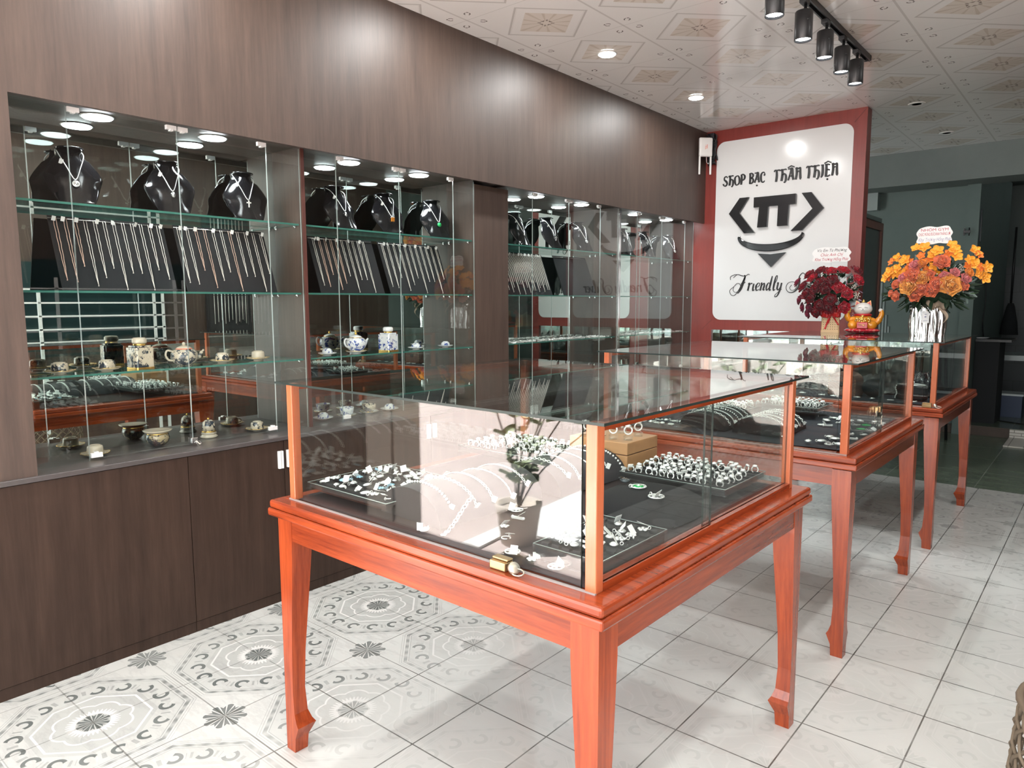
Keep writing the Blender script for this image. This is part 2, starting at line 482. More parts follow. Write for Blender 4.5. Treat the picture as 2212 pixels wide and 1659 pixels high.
def brick(name, c1, c2, mo, w, h, off=.5, rough=.5, plane='xz'):
    m, nt, p = newmat(name); g = G(nt); v, x, y, z = coords(g)
    cb = g.node('ShaderNodeCombineXYZ'); aa = {'xz': (x, z), 'yz': (y, z), 'xy': (x, y)}[plane]
    nt.links.new(aa[0].s, cb.inputs[0]); nt.links.new(aa[1].s, cb.inputs[1])
    b = g.node('ShaderNodeTexBrick'); b.offset = off; nt.links.new(cb.outputs[0], b.inputs['Vector'])
    b.inputs['Color1'].default_value = (*c1, 1); b.inputs['Color2'].default_value = (*c2, 1); b.inputs['Mortar'].default_value = (*mo, 1)
    b.inputs['Scale'].default_value = 1; b.inputs['Mortar Size'].default_value = .004; b.inputs['Brick Width'].default_value = w; b.inputs['Row Height'].default_value = h
    nt.links.new(b.outputs['Color'], p.inputs['Base Color']); p.inputs['Roughness'].default_value = rough
brick('kitchen_tiles', (.15, .165, .17), (.16, .175, .18), (.12, .13, .13), .4, .25)
brick('white_stone', (.62, .60, .55), (.5, .48, .44), (.25, .23, .2), .12, .03)
# ================================================================== THE SETTING
def struct(name, mb, m, **kw): return mb.build(name, m, kind='structure', **kw)
struct('floor', MB().box((-3.3, FRONT, -.12), (RX + .1, 6.185, 0)), 'patterned_tiles')
struct('floor_back', MB().box((-4.2, 6.185, -.12), (RX + .1, 8.70, 0)), 'green_tiles')
struct('floor_raised', MB().box((-4.2, 8.70, -.12), (RX + .1, 12.6, .095), 0).box((-4.2, 8.690, -.05), (-.705, 8.70, .094), 1), ['green_tiles', 'step_stone'])
struct('ceiling', MB().box((-4.3, FRONT, CEIL), (RX + .1, 8.25, CEIL + .1)), 'printed_ceiling')
struct('wall_left', MB().box((-3.32, .17, 0), (-3.205, 6.15, CEIL), 1)                          # masonry behind
       .box((-3.205, .17, SOF + .013), (WX - .018, SY, CEIL), 0).box((WX - .018, .17, 2.080), (WX, SY, CEIL), 0)   # fascia above the niches
       .box((-3.205, .17, .777), (WX, .825, 2.080), 0), ['laminate', 'beige_plaster'])
struct('wall_pillar', MB().box((-3.205, 3.212, .777), (-2.965, 3.521, 2.080), 0), 'laminate')
struct('trim_1', MB().box((-3.32, FRONT, 0), (-2.85, .0, 2.87), 0).box((-3.32, .012, 0), (-2.855, .168, 2.87), 0), 'beige_plaster')
struct('wall_front', MB().box((-3.4, FRONT - .25, CEIL), (RX + .3, FRONT, 3.6)), 'beige_plaster')
# sign wall
struct('wall_back', MB().box((-3.32, SY, 1.130), (-1.547, SY + .12, CEIL), 0)
       .box((-3.32, SY, 0), (-2.775, SY + .12, 1.130), 0).box((-1.64, SY, 0), (-1.547, SY + .12, 1.130), 0)
       .box((-2.775, SY + .03, 0), (-1.64, SY + .12, 1.130), 0), 'sign_wood')
# mitre lines of the red frame
mm = MB()
for (a, b_) in (((-2.867, 2.871), (-2.757, 2.768)), ((-1.547, 2.871), (-1.640, 2.768)), ((-2.867, 1.130), (-2.770, 1.222)), ((-1.547, 1.130), (-1.640, 1.222))):
    mm.tube([(a[0], SY - .0002, a[1]), (b_[0], SY - .0002, b_[1])], .0012, 4)
struct('trim_2', mm, 'divider_wood')
# right side of the room (seen only in the mirrors): brown panelling, unseen near end made white to bounce light
struct('wall_right', MB().box((RX, FRONT, 0), (RX + .1, 1.80, CEIL), 1).box((RX, 1.80, 0), (RX + .1, 6.3, CEIL), 0).box((RX, 6.3, 0), (RX + .1, 12.6, CEIL), 2), ['laminate', 'white_plaster', 'teal_plaster'])
# back room
struct('wall_back_room', MB().box((-4.3, 8.70, 0), (-1.197, 8.85, CEIL), 0), 'teal_plaster')
struct('wall_column', MB().box((-1.197, 8.62, 0), (-1.08, 11.3, CEIL), 0), 'teal_plaster')
struct('ceiling_beam', MB().box((-4.3, 8.25, 2.545), (RX + .1, 8.70, 2.97), 0), 'grey_plaster')
struct('wall_kitchen', MB().box((-4.2, 12.3, 0), (RX + .1, 12.4, 1.85), 1).box((-4.2, 12.3, 1.85), (RX + .1, 12.4, 3.1), 0), ['grey_plaster', 'kitchen_tiles'])
struct('ceiling_kitchen', MB().box((-4.3, 8.70, 2.97), (RX + .1, 12.6, 3.05)), 'grey_plaster')
struct('wall_left_room', MB().box((-4.3, 6.27, 0), (-4.2, 12.6, 3.0)), 'teal_plaster')
struct('trim_3', MB().box((-.700, 8.13, 0), (RX, 8.72, .012), 0).box((-.700, 8.675, .0), (RX, 8.70, .092), 0), 'white_stone')
# outside
struct('shade_canopy', MB().box((-3.3, -1.15, CEIL), (RX + .3, FRONT - .25, CEIL + .06)), 'beige_plaster')  # added out of view to cut skylight on the floor and left wall
struct('ground_pavement', MB().box((-14, -14, -.14), (9, FRONT, -.01)), 'pink_paving')
wp = [(-2.84, -.47), (-3.05, -2.2), (-2.2, -2.2), (-2.27, -.86), (-2.77, -.84), (-2.71, -.48)]  # outline of a sun patch; a white sheet is added in its place
tag(MB().prism(wp, -.01, .004).build('sun_patch_sheet', 'tag_white'), 'white sheet added as a sun patch outside, mirrored in the nearest showcase front pane', 'sheet')

# ================================================================== LEFT WALL JOINERY
tag(MB().box((-3.205, .17, .757), (WX + .010, 6.150, .777)).build('countertop', 'counter', bevel=.003),
    'long dark brown worktop running under all the wall niches', 'countertop')
edges = [.172, 1.359, 2.272, 3.190, 4.110, 5.030, 6.145]
hd = MB()
for dz in (-.0065, .0065): hd.box((0, dz - .0048, -.040), (.014, dz + .0048, .040))
hd.box((0, -.0115, -.034), (.006, .0115, .034))
base_words = ['low dark brown cupboard at the near end under the first niche, one wide plain front',
              'low dark brown cupboard behind the front left leg of the nearest showcase',
              'low dark brown cupboard with paired white handles seen through the nearest showcase',
              'low dark brown cupboard behind the nearest showcase, below the plain brown pillar panel',
              'low dark brown cupboard behind the middle showcase',
              'low dark brown cupboard in the far corner beside the red framed sign wall']
for i in range(6):
    y0, y1 = edges[i], edges[i + 1]
    t = thing('base_cabinet', base_words[i], 'cabinet', (WX, (y0 + y1) / 2, 0), 0, 'low cupboards along the dark wall')
    L = (y1 - y0) / 2
    MB().box((-.335, -L + .001, .05), (-.020, L - .001, .755)).build('carcass', 'laminate_low', t)
    MB().box((-.335, -L + .001, 0), (-.004, L - .001, .044)).build('plinth', 'laminate_low', t)
    if i == 0:
        MB().box((-.018, -L + .0015, .047), (0, L - .0015, .754)).build('door', 'laminate_low', t)
    else:
        mid = (1.803, 2.730, 3.655, 4.57, 5.55)[i - 1] - (y0 + y1) / 2
        for sgn, a, b_ in ((-1, -L + .0015, mid - .0015), (1, mid + .0015, L - .0015)):
            d = MB().box((-.018, a, .047), (0, b_, .754)).build('door', 'laminate_low', t)
            h = hd.build('door_handle', 'white_metal', d, loc=(.001, mid + sgn * .022, .670))

niches = [(.828, 2.010, [1.031, 1.435, 1.837], 'leftmost'), (2.030, 3.210, [2.215, 2.622, 3.033], 'second from the left'),
          (3.523, 4.850, [3.776, 4.190, 4.594], 'third from the left'), (4.880, 6.148, [5.137, 5.547, 5.976], 'farthest one')]
SH = [1.112, 1.428, 1.752]     # shelf tops
pinm = MB().tube([(0, 0, -.004), (0, 0, -.016)], .004, 8).box((-.004, -.006, -.009), (.004, .006, -.006))
clip = MB().box((-.008, -.020, -.013), (.008, .020, .004)); clip.box((-.010, -.006, -.018), (.010, .006, -.010))
NL = iter(NICHE_LIGHTS)
for k, (y0, y1, ys, w) in enumerate(niches):
    t = thing('display_cabinet', 'brown glass-fronted wall niche with mirror back and three glass shelves, ' + w, 'display cabinet', (GX, y0, .777), 0, 'wall niches')
    A = lambda *a: (a[0] - GX, a[1] - y0, a[2] - .777)
    MB().box(A(MX - .008, y0, .777), A(MX, y1, SOF)).build('back_mirror', 'mirror', t)
    MB().box(A(MX, y0, SOF), A(WX - .019, y1, SOF + .012)).build('top_panel', 'laminate', t)
    if k in (0, 2):   # thin divider shared with the neighbour
        dv = MB().box(A(MX, y1 + .0005, .777), A(GX + .006, y1 + (.0195 if k == 0 else .0295), 2.100), 0)
        dv.box(A(GX + .006, y1 + .0005, .777), A(GX + .008, y1 + (.0195 if k == 0 else .0295), 2.100), 1)
        dv.build('divider', ['laminate', 'divider_wood' if k == 0 else 'chrome'], t)
    MB().box(A(MX, y1 - .0012, .778), A(GX - .006, y1 - .0002, SOF)).build('side_panel', 'laminate', t)
    b = [y0 + .002] + ys + [y1 - .002]
    for j in range(4):
        a0, a1 = b[j] + (.0012 if j else 0), b[j + 1] - .0012
        fixed = j in (0, 3)
        dz0 = .779 if fixed else .786
        pn = MB().pane(A(GX - .002, a0, dz0), A(GX + .002, a1, 2.094)).build('glass_pane' if fixed else 'glass_door', ['clear_glass', 'glass_edge_pale'], t)
        if not fixed:
            c0 = clip.build('pivot_clip', 'white_plastic', pn); c0.location = A(GX + .002, (a0 + .022) if j == 1 else (a1 - .022), 2.088)
            c1 = clip.build('pivot_clip', 'white_plastic', pn); c1.location = A(GX + .002, (a0 + .022) if j == 1 else (a1 - .022), .795); c1.rotation_euler = (0, pi, 0)
            c2 = clip.build('door_catch', 'white_plastic', pn); c2.location = A(GX + .002, (a1 - .022) if j == 1 else (a0 + .022), 2.088)
    for z in SH:
        s_ = MB().pane(A(MX + .002, y0 + .004, z - .008), A(-2.985, y1 - .004, z)).build('glass_shelf', ['clear_glass', 'glass_edge'], t)
        for (px_, py_) in ((-3.01, y0 + .010), (-3.01, y1 - .010), (-3.17, y0 + .010), (-3.17, y1 - .010)):
            pinm.build('shelf_pin', 'chrome', s_).location = A(px_, py_, z - .004)
    for _ in range(2):
        lx, ly = next(NL)
        d = MB().lathe([(.030, 0), (.060, -.0005), (.062, -.003), (.034, -.004)], 24).build('downlight', 'white_metal', t); d.location = A(lx, ly, SOF)
        e = MB().lathe([(.055, -.004), (.051, -.0085), (.030, -.012), (0, -.013)], 24).build('lens', 'lens', d)
        lamp('niche_lamp', 'SPOT', (lx, ly, SOF - .022), 11.0, COOL, spot_size=radians(140), spot_blend=.8, shadow_soft_size=.03)
# small grey lock at the door joint of the leftmost niche
t = thing('door_lock', 'small silver lock with keys hanging at the door joint of the leftmost niche', 'lock', (GX + .004, 1.436, .800))
MB().box((0, -.014, -.012), (.012, .014, .012)).build('lock_body', 'chrome', t, bevel=.002)
MB().tube([(.014 + .002 * k, .006 + .003 * k, -.004 - .004 * k) for k in range(5)], .0035, 6).build('key', 'key_metal', t)
MB().tube([(.02, .012 + .009 * cos(a), -.012 + .009 * sin(a)) for a in [i * pi / 6 for i in range(12)]], .0013, 5, closed=True).build('key_ring', 'chrome', t)

# ================================================================== SIGN
def rrect(x0, y0, x1, y1, r, n=8):
    P = []
    for cx, cy, a in ((x1 - r, y1 - r, 0), (x0 + r, y1 - r, 90), (x0 + r, y0 + r, 180), (x1 - r, y0 + r, 270)):
        for k in range(n + 1):
            an = radians(a + 90 * k / n); P.append((cx + r * cos(an), cy + r * sin(an)))
    return P
sg = thing('shop_sign', 'large white rounded board with black raised lettering and diamond logo on the red framed wall', 'sign', (-2.20, SY, 1.99))
W2S = Matrix(((1, 0, 0, 2.20), (0, 0, -1, -SY * 0), (0, 1, 0, -1.99), (0, 0, 0, 1)))   # (x, z, depth-out) -> local
def sp(mb, poly, d0, d1, mi=0): mb.prism([(x, z) for x, z in poly], d0, d1, mi, W2S); return mb
sp(MB(), rrect(-2.765, 1.219, -1.640, 2.768, .075), .0005, .004).build('sign_board', 'white_board', sg)
lg = MB()
sp(lg, [(-2.628, 2.143), (-2.535, 2.270), (-2.455, 2.270), (-2.535, 2.143), (-2.395, 1.968), (-2.487, 1.968)], .004, .030)
lg.build('logo_left_chevron', 'gloss_black', sg)
sp(MB(), [(-1.835, 2.130), (-1.935, 2.262), (-2.012, 2.262), (-1.922, 2.130), (-2.090, 1.962), (-2.000, 1.962)][::-1], .004, .030).build('logo_right_chevron', 'gloss_black', sg)
sp(MB(), [(-2.408, 2.262), (-2.408, 2.178), (-2.360, 2.178), (-2.372, 2.008), (-2.290, 2.008), (-2.283, 2.178), (-2.200, 2.178), (-2.203, 2.008), (-2.119, 2.008), (-2.112, 2.178), (-2.058, 2.178), (-2.058, 2.262)], .004, .034).build('logo_double_t', 'gloss_black', sg)
arc_o = [(-2.265 + .283 * cos(a), 1.938 + .135 * sin(a)) for a in [pi + pi * k / 24 for k in range(25)]]
arc_i = [(-2.265 + .262 * cos(a), 1.950 + .085 * sin(a)) for a in [2 * pi - pi * k / 24 for k in range(25)]]
sp(MB(), arc_o + arc_i, .004, .024).build('logo_arc', 'gloss_black', sg, bevel=.006)
sp(MB(), [(-2.362, 1.790), (-2.250, 1.778), (-2.125, 1.790), (-2.245, 1.672)], .004, .028).build('logo_point', 'gloss_black', sg)
# heading: drawn thick-and-thin letters
def ribbon(mb, pts, wd, d0=.0, d1=.006, M=None, n=5):
    """flat lettering stroke: pts (x, z, width factor) in sign plane"""
    C = spline([(p[0], p[1], p[2] if len(p) > 2 else 1) for p in pts], n) if len(pts) > 2 else [Vector((p[0], p[1], p[2] if len(p) > 2 else 1)) for p in pts]
    Lf, Rt = [], []
    for i, c in enumerate(C):
        a = C[max(i - 1, 0)]; b2 = C[min(i + 1, len(C) - 1)]
        t_ = Vector((b2.x - a.x, b2.y - a.y)); t_ = t_.normalized() if t_.length > 1e-9 else Vector((1, 0))
        nn = Vector((-t_.y, t_.x)) * (wd * max(c.z, .12) / 2)
        Lf.append((c.x + nn.x, c.y + nn.y)); Rt.append((c.x - nn.x, c.y - nn.y))
    n_ = len(C)
    vs = [(x, y, d1) for x, y in Lf] + [(x, y, d1) for x, y in Rt] + [(x, y, d0) for x, y in Lf] + [(x, y, d0) for x, y in Rt]
    fs = []
    for i in range(n_ - 1):
        fs += [(i, n_ + i, n_ + i + 1, i + 1), (i, i + 1, 2 * n_ + i + 1, 2 * n_ + i), (n_ + i + 1, n_ + i, 3 * n_ + i, 3 * n_ + i + 1)]
    mb.add(vs, fs, 0, False, M)
# letter strokes on a unit box (0..w, 0..1); third number is the stroke weight
LET = {
 'S': (.62, [[(.56, .80, .5), (.42, .97, .8), (.18, .90, .9), (.16, .66, 1.1), (.42, .46, 1.5), (.52, .22, 1.2), (.32, .02, 1), (.06, .12, .9), (.05, .26, 1.3)]]),
 'H': (.74, [[(.20, .97, 1.3), (.24, .6, 1.5), (.16, .02, 1.5)], [(.24, .50, .7), (.44, .62, .8), (.60, .46, 1.3), (.62, .14, 1.4), (.50, -.12, .8), (.40, -.06, .5)], [(.04, .88, .6), (.12, .98, .9), (.36, .97, .8), (.58, .99, .8), (.66, .92, .6)]]),
 'O': (.70, [[(.36, .92, .7), (.10, .80, 1.1), (.05, .45, 1.5), (.18, .06, 1.0), (.40, .02, .8), (.62, .20, 1.2), (.64, .60, 1.4), (.50, .88, .9), (.36, .92, .7)]]),
 'P': (.62, [[(.14, .96, 1.3), (.18, .5, 1.5), (.12, -.02, 1.4)], [(.04, .94, .7), (.34, 1.0, .9), (.56, .80, 1.4), (.50, .52, 1.2), (.28, .40, .7)]]),
 'B': (.62, [[(.14, .97, 1.3), (.17, .5, 1.5), (.14, .02, 1.4)], [(.02, .97, .7), (.34, 1.0, .9), (.52, .80, 1.3), (.40, .56, 1.0), (.20, .52, .6)], [(.22, .54, .7), (.48, .46, 1.1), (.56, .22, 1.4), (.36, .02, 1.0), (.04, .02, .8)]]),
 'A': (.70, [[(.02, .97, .7), (.30, .99, .9), (.46, .97, 1.2), (.50, .5, 1.5), (.62, .02, 1.3)], [(.34, .97, .8), (.22, .45, 1.0), (.06, .02, 1.1)], [(.16, .36, .6), (.50, .36, .7)]]),
 'C': (.60, [[(.54, .84, .5), (.38, .98, .8), (.12, .84, 1.2), (.06, .46, 1.5), (.16, .10, 1.2), (.36, .0, .9), (.54, .14, .6)], [(.52, .86, .5), (.50, .70, 1.2), (.40, .66, .6)]]),
 'T': (.60, [[(.0, .86, .6), (.10, .98, 1.0), (.32, .97, .9), (.58, .98, .9), (.60, .88, .6)], [(.26, .96, 1.2), (.30, .5, 1.5), (.24, .0, 1.4)]]),
 'N': (.68, [[(.14, .97, 1.2), (.18, .5, 1.4), (.10, .02, 1.3)], [(.02, .95, .7), (.16, .99, .9), (.36, .92, 1.0), (.54, .97, .9), (.54, .55, 1.4), (.58, .10, 1.4), (.66, .02, .7)], [(.22, .60, .6), (.34, .72, .7), (.48, .66, .6)]]),
 'I': (.34, [[(.02, .97, .7), (.30, .97, .7)], [(.17, .96, 1.3), (.20, .5, 1.5), (.16, .14, 1.4), (.04, -.04, .7)]]),
 'E': (.58, [[(.14, .97, 1.3), (.16, .5, 1.5), (.12, .04, 1.4)], [(.0, .97, .7), (.30, .98, .9), (.52, .92, .7)], [(.16, .54, .7), (.42, .54, .8), (.46, .46, .6)], [(.02, .03, .7), (.34, .02, .9), (.54, .12, .7)]]),
}
def word(mb, s, x, z, h, wd, cond=.62, gap=.05, marks=()):
    """letters packed left to right; returns end x"""
    for i, ch in enumerate(s):
        if ch == ' ': x += .42 * h * cond; continue
        w_, st = LET[ch]
        for q in st: ribbon(mb, [(x + a * h * cond, z + b3 * h, c) for a, b3, c in q], wd, .004, .010, W2S)
        cx = x + w_ * .5 * h * cond
        for (ii, kind) in marks:
            if ii == i:
                if kind == '^': ribbon(mb, [(cx - .028, z + h * 1.08), (cx, z + h * 1.22), (cx + .028, z + h * 1.08)], wd * .8, .004, .010, W2S, 1)
                if kind == '.': mb.lathe([(0, .010), (.0075, .010), (.0075, .004)], 10, 0, W2S @ T(cx, z - .022, 0))
        x += (w_ * cond + gap) * h
    return x
def fitword(name, s, x0, x1, z, h, wd, marks):
    n = sum(1 for c in s if c != ' ')
    tot = sum((LET[c][0] if c != ' ' else .42) for c in s)
    cond = ((x1 - x0) / h - .05 * n) / tot
    mb = MB(); word(mb, s, x0, z, h, wd, cond, .05, marks); return mb.build(name, 'black_print', sg)
fitword('sign_lettering', 'SHOP BAC', -2.698, -2.322, 2.386, .084, .0118, [(6, '.')])
fitword('sign_lettering', 'THAN THIEN', -2.252, -1.738, 2.376, .096, .0130, [(2, '^'), (8, '^'), (8, '.')])
# script line: Friendly Silver
LS = .115
SCR = {
 'F': [[(-.55, .35, .35), (-.85, .05, .35), (-.70, -.30, .4), (-.35, -.35, .5), (-.05, .10, .6), (.15, .70, .9), (.30, 1.12, 1.5), (.22, 1.30, .8)],
       [(-.72, 1.10, .35), (-.40, 1.35, .5), (.0, 1.25, .7), (.30, 1.22, .6), (.55, 1.36, .5), (.66, 1.30, .4)],
       [(-.95, .92, .35), (-.98, 1.18, .4), (-.68, 1.34, .5), (-.40, 1.34, .5)],
       [(.30, 1.12, 1.4), (.22, .60, 1.7), (.10, .10, 1.5), (-.12, -.22, .8)],
       [(-.55, .35, .35), (-.30, .62, .4), (-.02, .52, .5), (.05, .20, .5), (-.25, -.12, .4), (-.55, .02, .35), (-.55, .35, .35)],
       [(.02, .62, .4), (.24, .60, .6), (.40, .72, .5)]],
 'r': [[(.0, .52, .5), (.10, .60, 1.4), (.06, .0, 1.7)], [(.08, .34, .4), (.24, .60, .7), (.36, .56, 1.3)]],
 'i': [[(.06, .58, 1.2), (.04, .30, 1.7), (.06, .02, 1.3), (.20, .10, .4)]],
 'e': [[(.02, .28, .5), (.22, .36, .6), (.28, .54, .7), (.14, .62, .7), (.0, .36, 1.6), (.08, .02, 1.1), (.30, .12, .4)]],
 'n': [[(.0, .54, .5), (.08, .60, 1.3), (.04, .0, 1.7)], [(.06, .32, .4), (.26, .60, .8), (.32, .40, 1.6), (.28, .06, 1.3), (.42, .08, .4)]],
 'd': [[(.26, .50, .5), (.12, .62, .7), (.0, .34, 1.5), (.06, .02, 1.0), (.26, .26, .5)], [(.34, 1.16, .8), (.30, .60, 1.7), (.28, .05, 1.4), (.42, .08, .4)]],
 'l': [[(.0, .30, .4), (.20, .80, .5), (.22, 1.16, .6), (.10, 1.08, .9), (.06, .50, 1.7), (.08, .02, 1.2), (.24, .10, .4)]],
 'y': [[(.0, .54, .5), (.08, .60, 1.3), (.06, .16, 1.5), (.18, .04, .8), (.32, .30, .5)], [(.36, .60, 1.3), (.32, .05, 1.6), (.18, -.42, 1.0), (.0, -.52, .6), (.0, -.34, .4), (.30, -.04, .35), (.46, .10, .35)]],
 'S': [[(.62, 1.22, .4), (.40, 1.34, .6), (.20, 1.05, .9), (.28, .65, 1.6), (.22, .15, 1.5), (-.10, -.16, .8), (-.50, -.12, .5), (-.72, .22, .4), (-.60, .58, .4), (-.20, .66, .4), (.10, .44, .4), (.04, .08, .4), (-.25, .0, .35), (-.42, .20, .35), (-.30, .42, .35)],
       [(.62, 1.22, .4), (.66, 1.02, .5), (.56, .84, .4)]],
 'v': [[(.0, .54, .5), (.08, .60, 1.3), (.12, .02, 1.3)], [(.14, .04, .6), (.34, .36, .6), (.32, .60, .8)]],
}
def script(s, x, z, h, wd):
    mb = MB()
    adv = {'F': .62, 'r': .40, 'i': .26, 'e': .34, 'n': .48, 'd': .50, 'l': .28, 'y': .56, 'S': .78, 'v': .42}
    for ch in s:
        if ch == ' ': x += .72 * h * .8; continue
        for q in SCR[ch]: ribbon(mb, [(x + (a + b3 * .14) * h * .98, z + b3 * h, c) for a, b3, c in q], wd, .004, .009, W2S, 6)
        x += adv[ch] * h * 1.06
    return mb.build('sign_script', 'black_print', sg)
script('Friendly', -2.520, 1.474, .105, .0088)
script('Silver', -2.045, 1.474, .105, .0088)
tag(MB().box((-2.773, SY + .020, .10), (-1.642, SY + .029, 1.128)).build('wall_mirror', 'mirror'), 'strip of mirror low in the red wall under the white sign', 'mirror')
# ================================================================== DISPLAY TABLES
TZ = .795; GT = 1.151
FSG = GT - .006
def leg_mesh(mx_, my_, w0=1.0):
    """outer faces straight, two inner faces swell, waist and end in a small spur above the foot"""
    prof = [(0, .044), (.045, .047), (.070, .058), (.085, .064), (.098, .056), (.125, .047), (.20, .043), (.32, .047), (.44, .055), (.56, .063), (.66, .069), (.742, .069)]
    vs = []; fs = []
    for z, w in prof:
        vs += [(0, 0, z), (w * mx_, 0, z), (w * mx_, w * my_, z), (0, w * my_, z)]
    fl = (mx_ * my_ > 0)
    for i in range(len(prof) - 1):
        for k in range(4):
            q = (i * 4 + k, i * 4 + (k + 1) % 4, (i + 1) * 4 + (k + 1) % 4, (i + 1) * 4 + k)
            fs.append(q if fl else tuple(reversed(q)))
    n = len(prof) * 4
    fs += [(3, 2, 1, 0) if fl else (0, 1, 2, 3), (n - 4, n - 3, n - 2, n - 1) if fl else (n - 1, n - 2, n - 3, n - 2 + 2 - 4 + 0)]
    fs[-1] = (n - 4, n - 3, n - 2, n - 1) if fl else (n - 1, n - 2, n - 3, n - 4)
    return MB().add(vs, fs)
def table(loc, rz, label, gtop=GT, split=(.5,)):
    """origin: front left corner of the deck on the floor; x to the right, y away"""
    S = 1.19
    t = thing('display_table', label, 'showcase', (loc[0], loc[1], 0), rz, 'glass-topped showcases')
    d = MB().box((0, 0, .771), (S, S, TZ)); d.mi[3] = d.mi[5] = 1; d.build('deck', ['red_wood', 'red_wood_side'], t, bevel=.007)
    d = MB().box((-.004, -.004, .748), (S + .004, S + .004, .771)); d.mi[3] = d.mi[5] = 1; d.build('deck_moulding', ['red_wood', 'red_wood_side'], t, bevel=.005)
    I = .018; A0, A1 = I, S - I
    for cx, cy, mx_, my_ in ((A0, A0, 1, 1), (A1, A0, -1, 1), (A0, A1, 1, -1), (A1, A1, -1, -1)):
        leg_mesh(mx_, my_).build('leg', 'red_wood_leg', t, loc=(cx, cy, .0))
    z0, z1 = .678, .748
    MB().box((A0 + .069, A0 + .002, z0), (A1 - .069, A0 + .024, z1)).build('apron', 'red_wood', t)
    MB().box((A0 + .069, A1 - .024, z0), (A1 - .069, A1 - .002, z1)).build('apron', 'red_wood', t)
    MB().box((A0 + .002, A0 + .069, z0), (A0 + .024, A1 - .069, z1)).build('apron', 'red_wood_side', t)
    MB().box((A1 - .024, A0 + .069, z0), (A1 - .002, A1 - .069, z1)).build('apron', 'red_wood_side', t)
    C0, C1 = .045, S - .045; P = .027
    zt = gtop - .006
    for cx, cy in ((C0, C0), (C1 - P, C0), (C0, C1 - P), (C1 - P, C1 - P)):
        MB().box((cx, cy, TZ), (cx + P, cy + P, zt)).build('post', 'case_wood', t, bevel=.002)
    # rails
    MB().box((C0 + .004, C0 + P, zt - .018), (C0 + P - .004, C1 - P, zt)).build('top_rail', 'red_wood_side', t)
    MB().box((C1 - P + .004, C0 + P, zt - .018), (C1 - .002, C1 - P, zt)).build('top_rail', 'red_wood_side', t)
    MB().box((C0 + P, C1 - P + .004, zt - .018), (C1 - P, C1 - .004, zt)).build('top_rail', 'red_wood', t)
    MB().box((C1 - P + .002, C0 + P, TZ), (C1 + .001, C1 - P, TZ + .018)).build('bottom_rail', 'red_wood_side', t)
    MB().box((C0 - .002, C0 - .003, TZ), (C1, C0 + .003, TZ + .0035)).build('sealant_strip', 'sealant', t)
    ge = ['clear_glass', 'glass_edge_dark']
    MB().pane((C0 + .004, C0 + .005, TZ + .001), (C1 - P - .013, C0 + .010, zt - .001)).build('front_pane', ge, t)
    MB().pane((C0 + P, C1 - .010, TZ + .001), (C1 - P, C1 - .005, zt - .018)).build('rear_pane', ge, t)
    MB().pane((C0 + .005, C0 + P, TZ + .001), (C0 + .010, C1 - P, zt - .018)).build('left_pane', ge, t)
    ym = C0 + (C1 - C0) * .465
    MB().pane((C1 - .008, C0 + P, TZ + .018), (C1 - .003, ym + .012, zt - .018)).build('sliding_pane', ge, t)
    MB().pane((C1 - .017, ym - .012, TZ + .018), (C1 - .012, C1 - P, zt - .018)).build('sliding_pane', ge, t)
    MB().pane((C0 - .028, C0 - .022, zt), (C1 + .030, C1 + .022, gtop)).build('glass_top', ['top_glass', 'glass_edge_dark'], t)
    return t
TABS = []
def frame(loc, rz):
    M = T(loc[0], loc[1], 0) @ Rz(rz); return M
t1loc, t1r = (-1.899, 1.137), -.0165
t2loc, t2r = (-1.880, 2.838), -.010
t3loc, t3r = (-1.853, 4.452), -.010
T1 = table(t1loc, t1r, 'nearest orange-red wooden table showcase with clear glass case, in front of the others', 1.150)
T2 = table(t2loc, t2r, 'middle red wooden table showcase with clear glass case, brass lock on its right side', 1.150)
T3 = table(t3loc, t3r, 'farthest red wooden table showcase, carrying the flowers and the lucky cat', 1.158)
Z3 = 1.1582

def padlock(loc, rz, label):
    t = thing('showcase_lock', label, 'lock', loc, rz, 'brass showcase locks'); t.scale = (1.45,) * 3
    MB().box((-.016, -.010, -.002), (.016, .010, .012)).box((-.016, -.004, .012), (.016, .010, .016)).build('lock_body', 'brass', t, bevel=.003)
    MB().lathe([(0, 0), (.009, 0), (.010, .004), (.009, .008), (0, .008)], 14, 0, T(.026, -.004, .004) @ Ry(.9)).build('key', 'key_metal', t)
    MB().tube([(.038 + .011 * cos(a), -.006 + .006 * sin(a), .001 + .003 * sin(a) + .002) for a in [i * pi / 7 for i in range(14)]], .0012, 5, closed=True).build('key_ring', 'key_metal', t)
    return t
padlock((-.995, 1.137 + .017, TZ + .003), -.02, 'small brass lock with key on the front ledge of the nearest showcase')
padlock((-.745, 4.475, TZ + .003), -.02, 'small brass lock with key at the front corner ledge of the farthest showcase')
t = thing('showcase_lock', 'square brass lock with two hanging keys on the sliding glass of the middle showcase', 'lock', (-.733, 3.28, .925), 0, 'brass showcase locks')
MB().box((0, -.022, -.012), (.012, .0, .012)).box((0, .003, -.012), (.016, .034, .012)).build('lock_body', 'brass', t, bevel=.002)
for sy_, nm in ((-.036, 'key'), (.046, 'key')):
    MB().lathe([(0, 0), (.012, .0005), (.012, .0025), (0, .003)], 14, 0, T(.010, sy_, -.012) @ Ry(pi / 2)).build(nm, 'key_metal', t)
MB().lathe([(0, 0), (.010, .0005), (.010, .0025), (0, .003)], 14, 0, T(.012, .050, -.040) @ Ry(pi / 2)).box((.011, .047, -.070), (.0135, .053, -.048)).build('key', 'key_metal', t)

